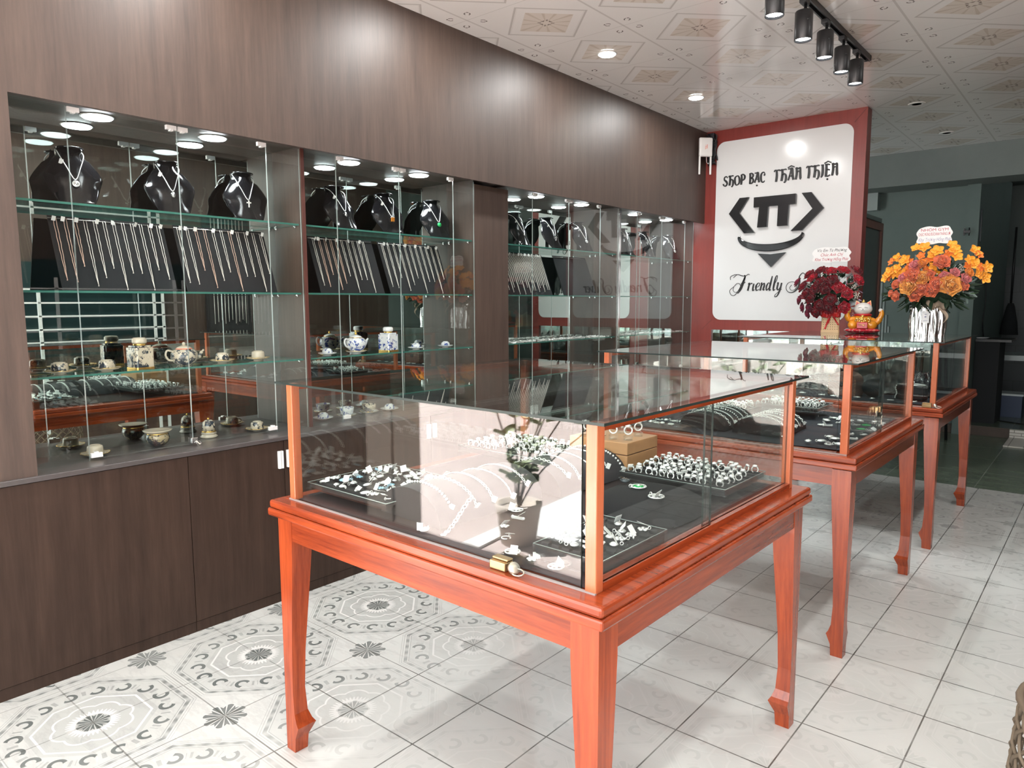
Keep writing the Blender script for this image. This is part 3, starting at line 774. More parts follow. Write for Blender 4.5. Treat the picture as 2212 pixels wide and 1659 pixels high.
# ================================================================== JEWELLERY HELPERS
random.seed(7)
R = random.Random(11)
def ringm(n):
    g_ = MB()
    g_.tube([(0, .0088 * cos(a), .0088 * sin(a) + .0095) for a in [i * 2 * pi / 18 for i in range(18)]], .0018, 6, closed=True)
    if n == 0: g_.ball((0, 0, .0195), .0068, 8, 5, 0, None, (1, 1.1, .6))
    if n == 1: g_.box((-.006, -.007, .0168), (.006, .007, .0220))
    if n == 2:
        for k in range(5): g_.ball((.0035 * cos(k * 1.257), .0042 * sin(k * 1.257), .0195), .0036, 6, 4)
        g_.ball((0, 0, .021), .004, 6, 4)
    if n == 3: g_.lathe([(.0015, .0175), (.0076, .0195), (.0080, .0215), (.004, .0235), (0, .0235)], 8)
    return g_
RINGP = []
def ring_set(cx, cy, z, rz, nx, ny, dx, dy, jitter, where, skip=0.0, tilt=.35):
    """rows of finger rings standing in a slotted tray; row one is the row nearest the shop front"""
    for j in range(ny):
        k = 0
        for i in range(nx):
            if R.random() < skip: continue
            k += 1
            lx = (i - (nx - 1) / 2) * dx + R.uniform(-jitter, jitter); ly = (j - (ny - 1) / 2) * dy + R.uniform(-jitter, jitter)
            x = cx + lx * cos(rz) - ly * sin(rz); y = cy + lx * sin(rz) + ly * cos(rz)
            n = R.randrange(4)
            rot = (R.uniform(-.15, .15), R.uniform(-tilt, tilt), rz + R.uniform(-.5, .5) + pi / 2)
            kind_ = ['domed', 'square-topped', 'cluster-set', 'round-faced'][n]
            if n in dict(RINGP):
                o = dict(RINGP)[n].copy(); COL.objects.link(o)
            else:
                o = ringm(n).build('finger_ring', 'silver_bright'); RINGP.append((n, o))
            o.location = (x, y, z); o.rotation_euler = rot; o.scale = (1.12,) * 3
            tag(o, '%s silver ring, %s row, %s from left, %s' % (kind_, ordinal(j + 1), ordinal(k), where), 'ring', 'rings in the ' + where)
def tray(name, label, cx, cy, z, rz, lx, ly, mat_in='black_foam', h=.014, legs=.0, slots=0, cat='tray', slotdir='x', notches=False):
    t = thing(name, label, cat, (cx, cy, z), rz)
    b = MB().box((-lx / 2, -ly / 2, legs + .003), (lx / 2, ly / 2, legs + h))
    if slots:
        for i in range(slots):
            if slotdir == 'x':
                y0 = -ly / 2 + (i + .5) * ly / slots; b.box((-lx / 2 + .004, y0 - .0045, legs + h), (lx / 2 - .004, y0 + .0045, legs + h + .006))
            else:
                x0 = -lx / 2 + (i + .5) * lx / slots; b.box((x0 - .0045, -ly / 2 + .004, legs + h), (x0 + .0045, ly / 2 - .004, legs + h + .006))
    if notches:
        for i in range(6):
            for j in range(6):
                x0 = -lx / 2 + (i + .5) * lx / 6; y0 = -ly / 2 + (j + .5) * ly / 6
                b.box((x0 - .010, y0 - .008, legs + h), (x0 + .010, y0 + .005, legs + h + .007)); b.box((x0 - .004, y0 + .005, legs + h), (x0 + .004, y0 + .013, legs + h + .007))
    b.build('tray_pad', mat_in, t)
    e = .004; f = MB()
    f.box((-lx / 2 - e, -ly / 2 - e, legs), (lx / 2 + e, ly / 2 + e, legs + .003))
    for s_ in (-1, 1):
        f.box((s_ * (lx / 2 + e) - .0015, -ly / 2 - e, legs), (s_ * (lx / 2 + e) + .0015, ly / 2 + e, legs + h + .006))
        f.box((-lx / 2 - e, s_ * (ly / 2 + e) - .0015, legs), (lx / 2 + e, s_ * (ly / 2 + e) + .0015, legs + h + .006))
    if legs:
        for sx_ in (-1, 1):
            for sy_ in (-1, 1):
                f.box((sx_ * (lx / 2 + e) - .005, sy_ * (ly / 2 + e) - .005, 0), (sx_ * (lx / 2 + e) + .005, sy_ * (ly / 2 + e) + .005, legs))
    f.build('acrylic_stand', 'acrylic', t)
    # bright polished rim of the acrylic
    rim = MB(); zz = legs + h + .0065
    rim.tube([(-lx / 2 - e, -ly / 2 - e, zz), (lx / 2 + e, -ly / 2 - e, zz), (lx / 2 + e, ly / 2 + e, zz), (-lx / 2 - e, ly / 2 + e, zz)], .0011, 4, closed=True)
    rim.build('rim', 'glass_edge_pale', t)
    return t
# --- chain link bracelets lying on something: path given, links as small rings
def chainm(path, kind, step=.007, r=.0034, wire=.0011, flat=Vector((0, 0, 1))):
    P = spline(path, 8); mb = MB(); acc = 0; k = 0; last = P[0]
    if kind == 'rope':
        mb.tube(P, [.0022 + .0006 * sin(i * 1.7) for i in range(len(P))], 6); return mb
    for i in range(1, len(P)):
        seg = (P[i] - P[i - 1]); acc += seg.length
        if acc >= step:
            acc = 0; tdir = seg.normalized(); up = flat; side = tdir.cross(up).normalized(); up = side.cross(tdir)
            c = P[i]; k += 1
            a_, b_ = (r * 1.35, r) if kind != 'bead' else (r, r)
            if kind == 'bead': mb.ball(c + up * .002, r, 6, 4)
            else:
                w = side if (k % 2 or kind == 'curb') else up
                mb.tube([c + tdir * a_ * cos(q) + w * b_ * sin(q) + up * .0015 for q in [j * pi / 4 for j in range(8)]], wire, 4, closed=True)
    return mb
tagm = MB().box((-.0065, 0, -.009), (.0065, .0006, .009))
tagp = None
def price_tag(x, y, z, rot, parent=None):
    o = MB().box((-.0065, -.0003, -.009), (.0065, .0003, .009)).build('price_tag', 'tag_white', parent)
    o.location = (x, y, z); o.rotation_euler = rot
    return o
def ramp(name, label, cx, cy, z, rz, w, L, h, m_='ramp_velvet'):
    """half-round bracelet ramp, axis along local y"""
    t = thing(name, label, 'bracelet ramp', (cx, cy, z), rz)
    n = 18
    arc = [(-w / 2 * cos(pi * k / n), h * sin(pi * k / n) ** .85) for k in range(n + 1)]
    vs = [(a, -L / 2, b_) for a, b_ in arc] + [(a, L / 2, b_) for a, b_ in arc]
    fs = [(k, k + 1, n + 2 + k, n + 1 + k) for k in range(n)]
    caps = [tuple(range(n, -1, -1)), tuple(range(n + 1, 2 * n + 2)), (0, n + 1, 2 * n + 1, n)]
    b = MB().add(vs, fs, 0, True); b.add(vs, caps, 1, False)
    b.build('ramp_cushion', [m_, 'black_velvet'], t)
    return t
def over_ramp(cx, cy, z, rz, w, h, ly, f0=.06, f1=.94, kind='curb', label='', group='', skew=.0, r=.0034, wire=.0011, step=.0085):
    P = []
    for k in range(9):
        f = f0 + (f1 - f0) * k / 8; a = pi * f
        lx = -w / 2 * cos(a); lz = h * sin(a) ** .85 + .002; yy = ly + skew * (f - .5)
        P.append((cx + lx * cos(rz) - yy * sin(rz), cy + lx * sin(rz) + yy * cos(rz), z + lz))
    mb = chainm(P, kind, step=step, r=r, wire=wire)
    o = mb.build('chain_bracelet', 'silver_bright'); tag(o, label, 'bracelet', group)
    e = P[-1]
    t_ = price_tag(e[0] + .004, e[1], e[2] + .006, (R.uniform(-.6, .6), .4, R.uniform(0, 2)), o)
    return o
PEND = {}
def pendant(kind, x, y, z, rz, label, group=None, tg=True, tilt=0, sc=1.0, m_='silver_bright'):
    key = (kind, m_)
    if key not in PEND:
        b = MB(); nm = {'disc': 'disc_pendant', 'flower': 'flower_pendant', 'stud': 'earring', 'hoop': 'hoop_earring', 'bar': 'bar_pendant', 'drop': 'drop_pendant', 'cross': 'cross_pendant'}[kind]
        if kind == 'disc':
            b.tube([(.013 * cos(a), .013 * sin(a), .002) for a in [i * pi / 10 for i in range(20)]], .0014, 5, closed=True)
            for k in range(6): b.tube([(.0125 * cos(k * 1.047), .0125 * sin(k * 1.047), .002), (.004 * cos(k * 1.047 + .6), .004 * sin(k * 1.047 + .6), .003), (.0125 * cos(k * 1.047 + 1.2), .0125 * sin(k * 1.047 + 1.2), .002)], .0009, 4)
            b.ball((0, 0, .002), .0035, 8, 4)
        if kind == 'flower':
            for k in range(5): b.ball((.0065 * cos(k * 1.257), .0065 * sin(k * 1.257), .003), .0042, 7, 4, 0, None, (1, 1, .5))
            b.ball((0, 0, .004), .003, 6, 4)
        if kind == 'stud': b.lathe([(0, 0), (.007, .001), (.008, .003), (.004, .006), (0, .0065)], 10)
        if kind == 'hoop': b.tube([(.009 * cos(a), .009 * sin(a), .002) for a in [i * pi / 8 for i in range(15)]], .0013, 5)
        if kind == 'bar': b.box((-.004, -.014, 0), (.004, .014, .004)); b.ball((0, .014, .002), .004, 6, 4); b.ball((0, -.014, .002), .0035, 6, 4)
        if kind == 'drop': b.lathe([(0, 0), (.010, .001), (.012, .0035), (.007, .006), (0, .0065)], 14, 0, Matrix.Diagonal((.8, 1.15, 1, 1)))
        if kind == 'cross': b.box((-.002, -.014, 0), (.002, .010, .003)).box((-.008, -.001, 0), (.008, .003, .003))
        b.tube([(0, .014 + .003 * cos(a), .003 + .003 * sin(a)) for a in [i * pi / 4 for i in range(8)]], .0009, 4, closed=True)
        o = b.build(nm, m_); PEND[key] = o
    else:
        o = PEND[key].copy(); COL.objects.link(o)
    o.location = (x, y, z); o.rotation_euler = (tilt, 0, rz); o.scale = (sc,) * 3
    tag(o, label, 'earring' if kind in ('stud', 'hoop') else 'pendant', group)
    if tg:
        a = R.uniform(0, 6.28)
        price_tag(.010 * cos(a), .010 * sin(a), .008, (R.uniform(.5, 1.3), R.uniform(-.5, .5), R.uniform(0, 6.28)), o)
    return o
def hash_tag(o): return o
# ================================================================== CASE 1 CONTENTS
DZ = TZ + .0005
def cloth(name, label, x0, y0, x1, y1, rz, m_, z=DZ, rag=0.0, drape=0.0):
    rr = random.Random(5)
    cx, cy = (x0 + x1) / 2, (y0 + y1) / 2; lx, ly = x1 - x0, y1 - y0
    def fn(u, v):
        e = rag * (sin(u * 11 + 1) * .5 + sin(v * 9)) if (u in (0, 1) or v in (0, 1)) else 0
        return ((u - .5) * (lx + e), (v - .5) * (ly + e), .0016 + .0012 * (sin(u * 23 + v * 7) + sin(v * 31 - u * 5)) + drape * max(0, sin(u * 7 + v * 4)) * .01)
    o = MB().grid(fn, 40, 40).build(name, m_, solid=.0008); o.location = (cx, cy, z); o.rotation_euler = (0, 0, rz)
    return o
mat('brown_cloth', (.020, .012, .013), rough=.85)
mat('navy_cloth', (.008, .010, .018), rough=.85)
tag(cloth('display_cloth', '', -1.835, 1.185, -.765, 2.255, t1r, 'brown_cloth'), 'dark brown cloth lining the deck inside the nearest showcase', 'cloth')
CZ = DZ + .005
# front left tray of earrings
tray('jewellery_tray', 'black slotted tray of tagged earrings on clear feet, front left in the nearest showcase', -1.645, 1.385, CZ, t1r, .36, .31, h=.012, legs=.022, slots=6)
gr = 'tagged earrings on the front left tray'
for i in range(7):
    for j in range(6):
        x = -1.645 + (i - 3) * .049 + R.uniform(-.012, .012); y = 1.385 + (j - 2.5) * .049 + R.uniform(-.01, .01)
        k = R.choice(['stud', 'hoop', 'bar', 'drop', 'stud', 'flower'])
        m_ = R.choice(['silver_bright'] * 6 + ['pale_blue'])
        nm = {'stud': 'small silver stud earring', 'hoop': 'thin silver hoop earring', 'bar': 'silver bar pendant', 'drop': 'oval silver drop', 'flower': 'silver flower pendant'}[k]
        if m_ == 'pale_blue': nm = 'pale blue ' + nm.replace('silver ', '')
        o = pendant(k, x, y, CZ + .0405, R.uniform(0, 6.3), nm + ', %s row, %s from left, front left tray, nearest showcase' % (ordinal(j + 1), ordinal(i + 1)), 'tagged pieces on the front left tray', tg=R.random() < .75, sc=R.uniform(1.0, 1.5), m_=m_)
# far left ring tray
tray('ring_tray', 'black ring tray at the back left inside the nearest showcase', -1.62, 2.02, CZ, t1r, .40, .28, h=.016, legs=.030, slots=6)
ring_set(-1.62, 2.02, CZ + .047, t1r, 13, 6, .029, .043, .006, 'back left tray, nearest showcase', .12)
# near-right ring tray
tray('ring_tray', 'black ring tray on a clear acrylic stand, back right in the nearest showcase', -.985, 2.075, CZ, t1r, .345, .29, h=.014, legs=.024, slots=7)
ring_set(-.985, 2.075, CZ + .040, t1r, 12, 7, .027, .040, .005, 'back right tray, nearest showcase', .10)
# ramps
for (cx, cy, L, w, h, lab, nb) in ((-1.395, 1.455, .40, .25, .088, 'long grey half-round bracelet cushion nearer the front of the nearest showcase', 5), (-1.335, 1.875, .36, .25, .088, 'grey half-round bracelet cushion beside the wooden box in the nearest showcase', 5)):
    ramp('bracelet_ramp', lab, cx, cy, CZ, t1r - .04, w, L, h)
    for q in range(nb):
        ly = (q - (nb - 1) / 2) * L / nb * .92
        kd = ['curb', 'bead', 'link', 'curb', 'rope'][(q + int(cx * 100)) % 5]
        near = 'front' if cy < 1.6 else 'rear'
        over_ramp(cx, cy, CZ, t1r - .04, w, h, ly, .10 + R.uniform(-.04, .1), .90 + R.uniform(-.08, .06), kd, 'silver %s bracelet, %s from the front on the %s grey cushion' % ({'curb': 'curb chain', 'bead': 'bead', 'link': 'link chain', 'rope': 'plain rope'}[kd], ordinal(q + 1), near), 'bracelets on the %s cushion' % near, R.uniform(-.05, .05), r=.0042, wire=.0014)
o = chainm([(-1.235, 1.205, CZ + .003), (-1.250, 1.245, CZ + .003), (-1.262, 1.285, CZ + .018), (-1.268, 1.325, CZ + .045), (-1.282, 1.37, CZ + .062)], 'link', step=.011, r=.0058, wire=.0015).build('chain_bracelet', 'silver_bright')
tag(o, 'silver infinity link bracelet trailing down the front of the grey cushion in the nearest showcase', 'bracelet')
# wooden box with ring risers
wb = thing('wooden_box', 'light brown wooden box carrying rings on clear risers in the nearest showcase', 'box', (-1.315, 2.135, CZ), t1r)
MB().box((-.118, -.100, 0), (.118, .100, .070)).build('box_body', 'box_wood', wb, bevel=.002)
MB().box((-.118, -.100, .0725), (.118, .100, .113)).build('lid', 'box_wood', wb, bevel=.002)
MB().box((-.114, -.096, .068), (.114, .096, .074)).build('lid_gap', 'divider_wood', wb)
RW = ['at the right front corner', 'at the middle front', 'left of centre', 'at the right back', 'at the middle back', 'at the left front corner']
for q, (dx, dy) in enumerate(((.085, -.045), (.035, -.060), (-.03, -.03), (.075, .040), (.0, .055), (-.085, -.05))):
    b = MB().lathe([(.016, 0), (.016, .012), (.010, .013), (.010, .018), (0, .018)], 16).build('ring_riser', 'acrylic'); b.location = (-1.315 + dx, 2.135 + dy, CZ + .1135)
    tag(b, 'small clear acrylic ring riser ' + RW[q] + ' of the wooden box', 'riser', 'acrylic risers on the wooden box')
    rg = dict(RINGP)[q % 4].copy(); COL.objects.link(rg); rg.location = (-1.315 + dx, 2.135 + dy, CZ + .1315); rg.rotation_euler = (0, 0, R.uniform(0, 3)); rg.scale = (1.5,) * 3
    tag(rg, ['domed', 'square-topped', 'cluster-set', 'round-faced'][q % 4] + ' silver ring standing ' + RW[q] + ' of the wooden box', 'ring', 'rings on the wooden box')
# cushion with pendants
cu = MB().grid(lambda u, v: ((u - .5) * .30 * (1 - .12 * (2 * v - 1) ** 2), (v - .5) * .30 * (1 - .12 * (2 * u - 1) ** 2), .058 * (max(0, 1 - abs(2 * u - 1) ** 2.6) * max(0, 1 - abs(2 * v - 1) ** 2.6)) ** .5 + .002), 24, 24).box((-.13, -.13, 0), (.13, .13, .004)).build('velvet_cushion', 'black_velvet', loc=(-.965, 1.755, CZ), rot=(0, 0, t1r + .1))
tag(cu, 'plump black velvet cushion in the middle of the nearest showcase holding three pendants', 'cushion')
pendant('drop', -1.050, 1.770, CZ + .060, .7, 'dark hexagonal stone pendant on the black velvet cushion', sc=1.5, m_='dark_stone', tg=False)
p2 = pendant('disc', -.985, 1.735, CZ + .061, 2.3, 'round silver pendant with green enamel centre on the black velvet cushion', sc=1.6, tg=False)
MB().lathe([(0, .0035), (.009, .0035), (.009, .001), (0, .001)], 14).build('enamel', 'jade', p2)
pendant('disc', -.905, 1.690, CZ + .056, 1.2, 'round filigree silver pendant with white tag on the black velvet cushion', sc=1.6)
# front right notched tray
tray('earring_tray', 'black notched earring tray in a clear acrylic box, front right corner of the nearest showcase', -.875, 1.375, CZ, t1r, .175, .275, h=.030, legs=.0, notches=True, cat='tray')
for i in range(5):
    for j in range(5):
        if R.random() < .22: continue
        x = -.875 + (i - 2) * .030 + R.uniform(-.006, .006); y = 1.365 + (j - 2) * .046 + R.uniform(-.008, .008)
        o = pendant(R.choice(['stud', 'hoop', 'flower']), x, y, CZ + .042, R.uniform(0, 6.3), 'tagged silver earring, %s row, %s from left, black notched corner tray' % (ordinal(j + 1), ordinal(i + 1)), 'earrings in the notched tray', tg=False, sc=1.3)
        price_tag(R.uniform(-.005, .005), R.uniform(-.004, .004), .012, (R.uniform(-.5, .5) + .9, R.uniform(-.4, .4), R.uniform(-.8, .8)), o)
# loose pendants along the front
for kd, x, y, rz, lab in (('disc', -1.030, 1.235, .4, 'large round filigree pendant lying at the front glass of the nearest showcase'),
                          ('flower', -.962, 1.222, 1.0, 'silver flower cluster pendant near the lock of the nearest showcase'),
                          ('disc', -1.235, 1.500, 2.0, 'filigree disc pendant beside the grey cushion of the nearest showcase'),
                          ('drop', -1.305, 1.215, .3, 'oval silver brooch lying in front of the grey cushion'),
                          ('flower', -1.165, 1.365, .9, 'silver cluster pendant with white tag in the middle front of the nearest showcase'),
                          ('bar', -1.185, 1.445, 1.7, 'silver bar pendant with white tag behind the filigree disc'),
                          ('hoop', -1.105, 1.300, .2, 'silver hoop with white tag near the front of the nearest showcase'),
                          ('stud', -1.135, 1.245, .2, 'small tagged silver stud near the front glass of the nearest showcase'),
                          ('disc', -.895, 1.222, .2, 'folded silver disc pendant touching the front tray near the corner post'),
                          ('cross', -1.075, 1.440, .8, 'silver cross pendant lying in the open middle of the nearest showcase')):
    pendant(kd, x, y, CZ + .001, rz, lab, sc=1.35 if kd in ('disc',) else 1.25)
# ================================================================== CASE 2 CONTENTS
tag(cloth('display_cloth', '', -1.80, 2.93, -.745, 3.93, t2r, 'navy_cloth', rag=.02, drape=.5), 'black cloth spread over the deck inside the middle showcase', 'cloth')
CZ2 = DZ + .006
for (cx, cy, lab, w_) in ((-1.405, 3.20, 'black half-round bracelet stand on the left in the middle showcase', 'left'), (-1.150, 3.20, 'black half-round bracelet stand on the right in the middle showcase', 'right')):
    ramp('bracelet_ramp', lab, cx, cy, CZ2, t2r, .225, .30, .075, 'black_velvet')
    for q in range(5):
        kd = ['link', 'curb', 'bead', 'curb', 'link'][q]
        over_ramp(cx, cy, CZ2, t2r, .225, .075, (q - 2) * .055, .15, .93, kd, 'silver %s bracelet, %s from the front on the %s black stand' % ({'curb': 'curb chain', 'bead': 'bead', 'link': 'round link'}[kd], ordinal(q + 1), w_), 'bracelets on the %s black stand' % w_, .02, r=.0042, wire=.0014)
tray('ring_tray', 'black ring tray on a clear stand in the middle showcase', -1.215, 3.720, CZ2, t2r, .30, .24, h=.014, legs=.040, slots=5)
ring_set(-1.215, 3.720, CZ2 + .056, t2r, 10, 5, .028, .045, .006, 'raised tray, middle showcase', .08)
tray('ring_tray', 'flat black ring pad behind the bracelet stands of the middle showcase', -1.54, 3.70, CZ2, t2r, .26, .26, h=.012, legs=.006, slots=5)
ring_set(-1.54, 3.70, CZ2 + .022, t2r, 8, 5, .030, .045, .006, 'flat pad, middle showcase', .35)
n = 0
for i in range(6):
    for j in range(6):
        x = -1.0 + i * .042 + R.uniform(-.015, .015); y = 3.02 + j * .13 + R.uniform(-.04, .04)
        if x < -.90 and 3.02 < y < 3.38 or y > 3.86: continue
        k = R.choice(['disc', 'bar', 'drop', 'drop', 'cross']); m_ = R.choice(['silver_bright'] * 6 + ['jade'])
        nm = {'disc': 'filigree disc', 'bar': 'bar', 'drop': 'oval drop', 'cross': 'cross'}[k]
        pendant(k, x, y, CZ2 + .006, R.uniform(0, 6.3), ('green' if m_ == 'jade' else 'silver') + ' %s pendant, %s row, %s from left, middle showcase cloth' % (nm, ordinal(j + 1), ordinal(i + 1)), 'pendants on the black cloth', tg=R.random() < .4, sc=R.uniform(1.2, 1.7), m_=m_); n += 1
for i in range(7):
    for j in range(2):
        pendant('stud' if (i + j) % 2 else 'hoop', -1.76 + i * .035 + R.uniform(-.01, .01), 3.02 + j * .09, CZ2 + .006, R.uniform(0, 6), 'small silver earring, %s from left, %s row, left front of middle showcase' % (ordinal(i + 1), ordinal(j + 1)), 'earrings at the left front of the middle showcase', tg=False, sc=1.5)
# ================================================================== CASE 3 CONTENTS
tag(cloth('display_cloth', '', -1.78, 4.54, -.72, 5.54, t3r, 'navy_cloth', rag=.02), 'black cloth lining the deck inside the farthest showcase', 'cloth')
ch = thing('trunk_box', 'brown leather-look jewellery chest with rounded lid and brass studs in the farthest showcase', 'chest', (-1.235, 4.72, DZ + .006), -.15)
arc = [(.085 * cos(a), .095 + .052 * sin(a)) for a in [pi * k / 10 for k in range(11)]]
MB().prism([(x_, z_) for x_, z_ in [(.085, 0)] + arc + [(-.085, 0)]], -.055, .055, 0, Matrix(((1, 0, 0, 0), (0, 0, -1, 0), (0, 1, 0, 0), (0, 0, 0, 1)))).build('chest_body', 'chest_wood', ch, bevel=.002)
st = MB()
for k in range(7):
    for sx_ in (-.080, .080): st.ball((sx_, -.0565, .010 + k * .018), .0035, 6, 4)
st.build('brass_studs', 'brass', ch)
MB().box((-.086, -.0565, .082), (.086, .0565, .088)).build('lid_strap', 'divider_wood', ch)
MB().lathe([(0, 0), (.017, 0), (.017, .003), (.011, .005), (0, .005)], 20, 0, T(0, -.0555, .072) @ Rx(pi / 2)).build('latch', 'black_metal', ch)
pl = bpy.data.materials.new('x')
mat('black_film', (.014, .015, .018), rough=.16, spec=.8)
def film(name, label, cx, cy, lx, ly, h, seed):
    rr = random.Random(seed); ph = [rr.uniform(0, 6.28) for _ in range(8)]
    def fn(u, v):
        e = max(0, 1 - abs(2 * u - 1) ** 3) * max(0, 1 - abs(2 * v - 1) ** 3)
        wv = .5 + .2 * sin(9 * u + ph[0] + 3 * v) + .16 * sin(17 * v + ph[1] - 6 * u) + .10 * sin(31 * u + ph[2]) + .08 * sin(43 * v + 19 * u + ph[3]) + .06 * sin(71 * u - 33 * v)
        return ((u - .5) * lx, (v - .5) * ly, .004 + h * e ** .5 * wv)
    o = MB().grid(fn, 60, 60).build(name, 'black_film'); o.location = (cx, cy, DZ + .006)
    return tag(o, label, 'plastic bag')
film('plastic_bag', 'crumpled glossy black plastic bag at the left back of the farthest showcase', -1.50, 5.10, .40, .50, .24, 3)
film('plastic_bag', 'crumpled glossy black plastic bag behind the brown chest in the farthest showcase', -1.02, 5.16, .44, .50, .22, 8)
hb = tag(MB().ball((0, 0, .055), .055, 16, 10, 0, None, (1.1, .8, 1)).build('jewellery_pouch', 'black_velvet'), 'round black velvet pouch next to the brown chest', 'pouch'); hb.location = (-1.085, 4.74, DZ + .004)
ns = thing('necklace_hoop', 'thin silver collar necklace and beads hung on a low black block in the farthest showcase', 'necklace', (-.87, 4.74, DZ + .006), -.1)
MB().box((-.075, -.05, 0), (.075, .05, .085)).build('display_block', 'black_velvet', ns, bevel=.01)
MB().tube([(.07 * cos(a), .045 * sin(a), .088) for a in [i * pi / 12 for i in range(24)]], .0022, 6, closed=True).build('collar', 'silver_bright', ns)
bm = MB()
for k in range(9): bm.ball((-.072 - .004 * sin(k), -.052, .082 - k * .009), .0045, 6, 4)
bm.build('beads', 'silver_bright', ns)
for i in range(9):
    pendant(R.choice(['drop', 'bar', 'disc']), -1.65 + .1 * i + R.uniform(-.02, .02), 4.60 + R.uniform(-.01, .015), DZ + .009, R.uniform(0, 6), 'silver pendant, %s from left at the front of the farthest showcase' % ordinal(i + 1), 'pendants at the front of the farthest showcase', tg=False, sc=1.3)

# ================================================================== NICHE CONTENTS
def bust(label, y, z, rz=0.0, x=-3.085, s=1.0):
    t = thing('necklace_bust', label, 'necklace stand', (x, y, z + .0005), rz, 'black necklace busts on the top shelves')
    H = .228 * s
    def fn(u, v):
        # v from bottom to neck top; leans back, shoulders roll backwards
        zz = H * v; q = abs(2 * u - 1); sgn = 1 if u > .5 else -1
        if v < .46: w = .056 + (.100 - .056) * (v / .46) ** .85
        elif v < .86: w = .100 - (.100 - .046) * ((v - .46) / .40) ** 1.35
        else: w = .046
        w *= s
        back = (.035 if v < .8 else .055) * q ** 2.2 * (1 if v > .3 else v / .3)
        return (.052 - .082 * v - back + .0 * sgn, sgn * q * w, zz + (0 if v < .98 else -.004 * q))
    MB().grid(fn, 22, 22).build('bust_front', 'black_acrylic', t, solid=.004)
    # neck collar closing at the back with a flat cap
    tp = MB(); rx_, ry_ = .040 * s, .046 * s
    ell = [(-.055 - .0 + rx_ * cos(a) * 1.0 + .012, ry_ * sin(a)) for a in [2 * pi * k / 22 for k in range(22)]]
    tp.prism(ell, H * .955, H * .985)
    tp.build('neck_cap', 'black_acrylic', t, bevel=.002)
    MB().box((-.048, -.018, 0), (-.044, .018, H * .95)).build('easel_back', 'black_acrylic', t)
    return t
def necklace(y, z, rz, kind, label, x=-3.085, drop=.115, m_='silver_bright', pm='silver_bright'):
    t = thing('necklace', label, 'necklace', (x, y, z + .0005), rz)
    H = .228
    def sx_(v, q): return .052 - .082 * v - (.035 if v < .8 else .055) * q ** 2.2 + .006
    L = [(sx_(.93, .95), -.042, H * .94), (sx_(.86, .55) + .003, -.041, H * .84), (sx_(.66, .22) + .002, -.024, H * .64), (sx_(.40, 0) + .002, 0, H - drop - .018 + .0)]
    Rr = [(a, -b, c) for a, b, c in reversed(L[:-1])]
    P = L + Rr
    MB().tube(spline(P, 6), .0017, 5).build('chain', m_, t)
    bx = sx_((H - drop - .03) / H, 0) + .006; bz = H - drop - .034
    b = MB(); M_ = T(bx, 0, bz) @ Ry(radians(70))
    if kind == 'round': b.tube([M_ @ Vector((.011 * cos(a), .011 * sin(a), 0)) for a in [i * pi / 8 for i in range(16)]], .0022, 5, closed=True); b.lathe([(0, .002), (.010, .001), (0, -.001)], 14, 1, M_)
    if kind == 'drop': b.lathe([(0, -.003), (.008, -.001), (.009, .001), (0, .004)], 12, 1, M_ @ Matrix.Diagonal((1.5, .9, 1, 1)))
    if kind == 'cross': b.box((bx - .001, -.0025, bz - .018), (bx + .002, .0025, bz + .012)).box((bx - .001, -.010, bz), (bx + .002, .010, bz + .005))
    if kind == 'stone': b.box((bx - .003, -.009, bz - .011), (bx + .004, .009, bz + .011), 1); b.box((bx - .004, -.010, bz + .009), (bx + .003, .010, bz + .014), 0)
    if kind == 'disc': b.lathe([(0, -.003), (.013, -.002), (.013, .002), (0, .004)], 18, 1, M_)
    b.build('pendant', [m_, pm], t)
    price_tag(sx_(.8, .5) + .012, -.038, H * .72, (.2, .3, pi / 2), t)
    return t
BY = [1.085, 1.455, 1.800, 2.330, 2.650, 3.010, 3.790, 4.150, 4.540, 5.180, 5.530, 5.960]
BL = ['leftmost black necklace bust, beside the brown end panel on the top shelf', 'middle black bust of the leftmost niche', 'right-hand black bust of the leftmost niche, lit under the second lamp',
      'black bust turned away at the left end of the second niche', 'middle black bust of the second niche, wearing the amber pendant', 'right-hand black bust of the second niche, wearing the round green pendant',
      'left black bust of the third niche, seen almost edge on', 'middle black bust of the third niche', 'right-hand black bust of the third niche',
      'left black bust of the farthest niche', 'middle black bust of the farthest niche', 'right-hand black bust of the farthest niche']
NK = [('round', 'silver chain with a round dark pendant on the leftmost bust', 'chrome'), ('drop', 'silver chain with an oval silver drop on the middle bust of the leftmost niche', 'silver'), ('cross', 'silver chain with small cross on the right bust of the leftmost niche', 'silver'),
      ('drop', 'long silver chain with a drop on the turned bust of the second niche', 'silver'), ('stone', 'silver chain with a square amber pendant in the second niche', 'amber'), ('disc', 'silver chain with a round jade green pendant in the second niche', 'jade'),
      ('drop', 'silver chain on the left bust of the third niche', 'silver'), ('cross', 'silver chain with cross on the middle bust of the third niche', 'silver'), ('round', 'silver chain with star pendant on the right-hand bust of the third niche', 'silver'),
      ('drop', 'silver chain on the left bust of the farthest niche', 'silver'), ('drop', 'silver chain on the middle bust of the farthest niche', 'silver'), ('round', 'silver chain with round pendant on the right-hand bust of the farthest niche', 'silver')]
BR_ = [-.18, -.22, -.25, .05, -.15, -.25, .1, .0, -.1, .15, .1, -.2]
for i, y in enumerate(BY):
    bust(BL[i], y, 1.752, BR_[i]); kd, lb, pm = NK[i]
    necklace(y, 1.752, BR_[i], kd, lb, pm=pm)
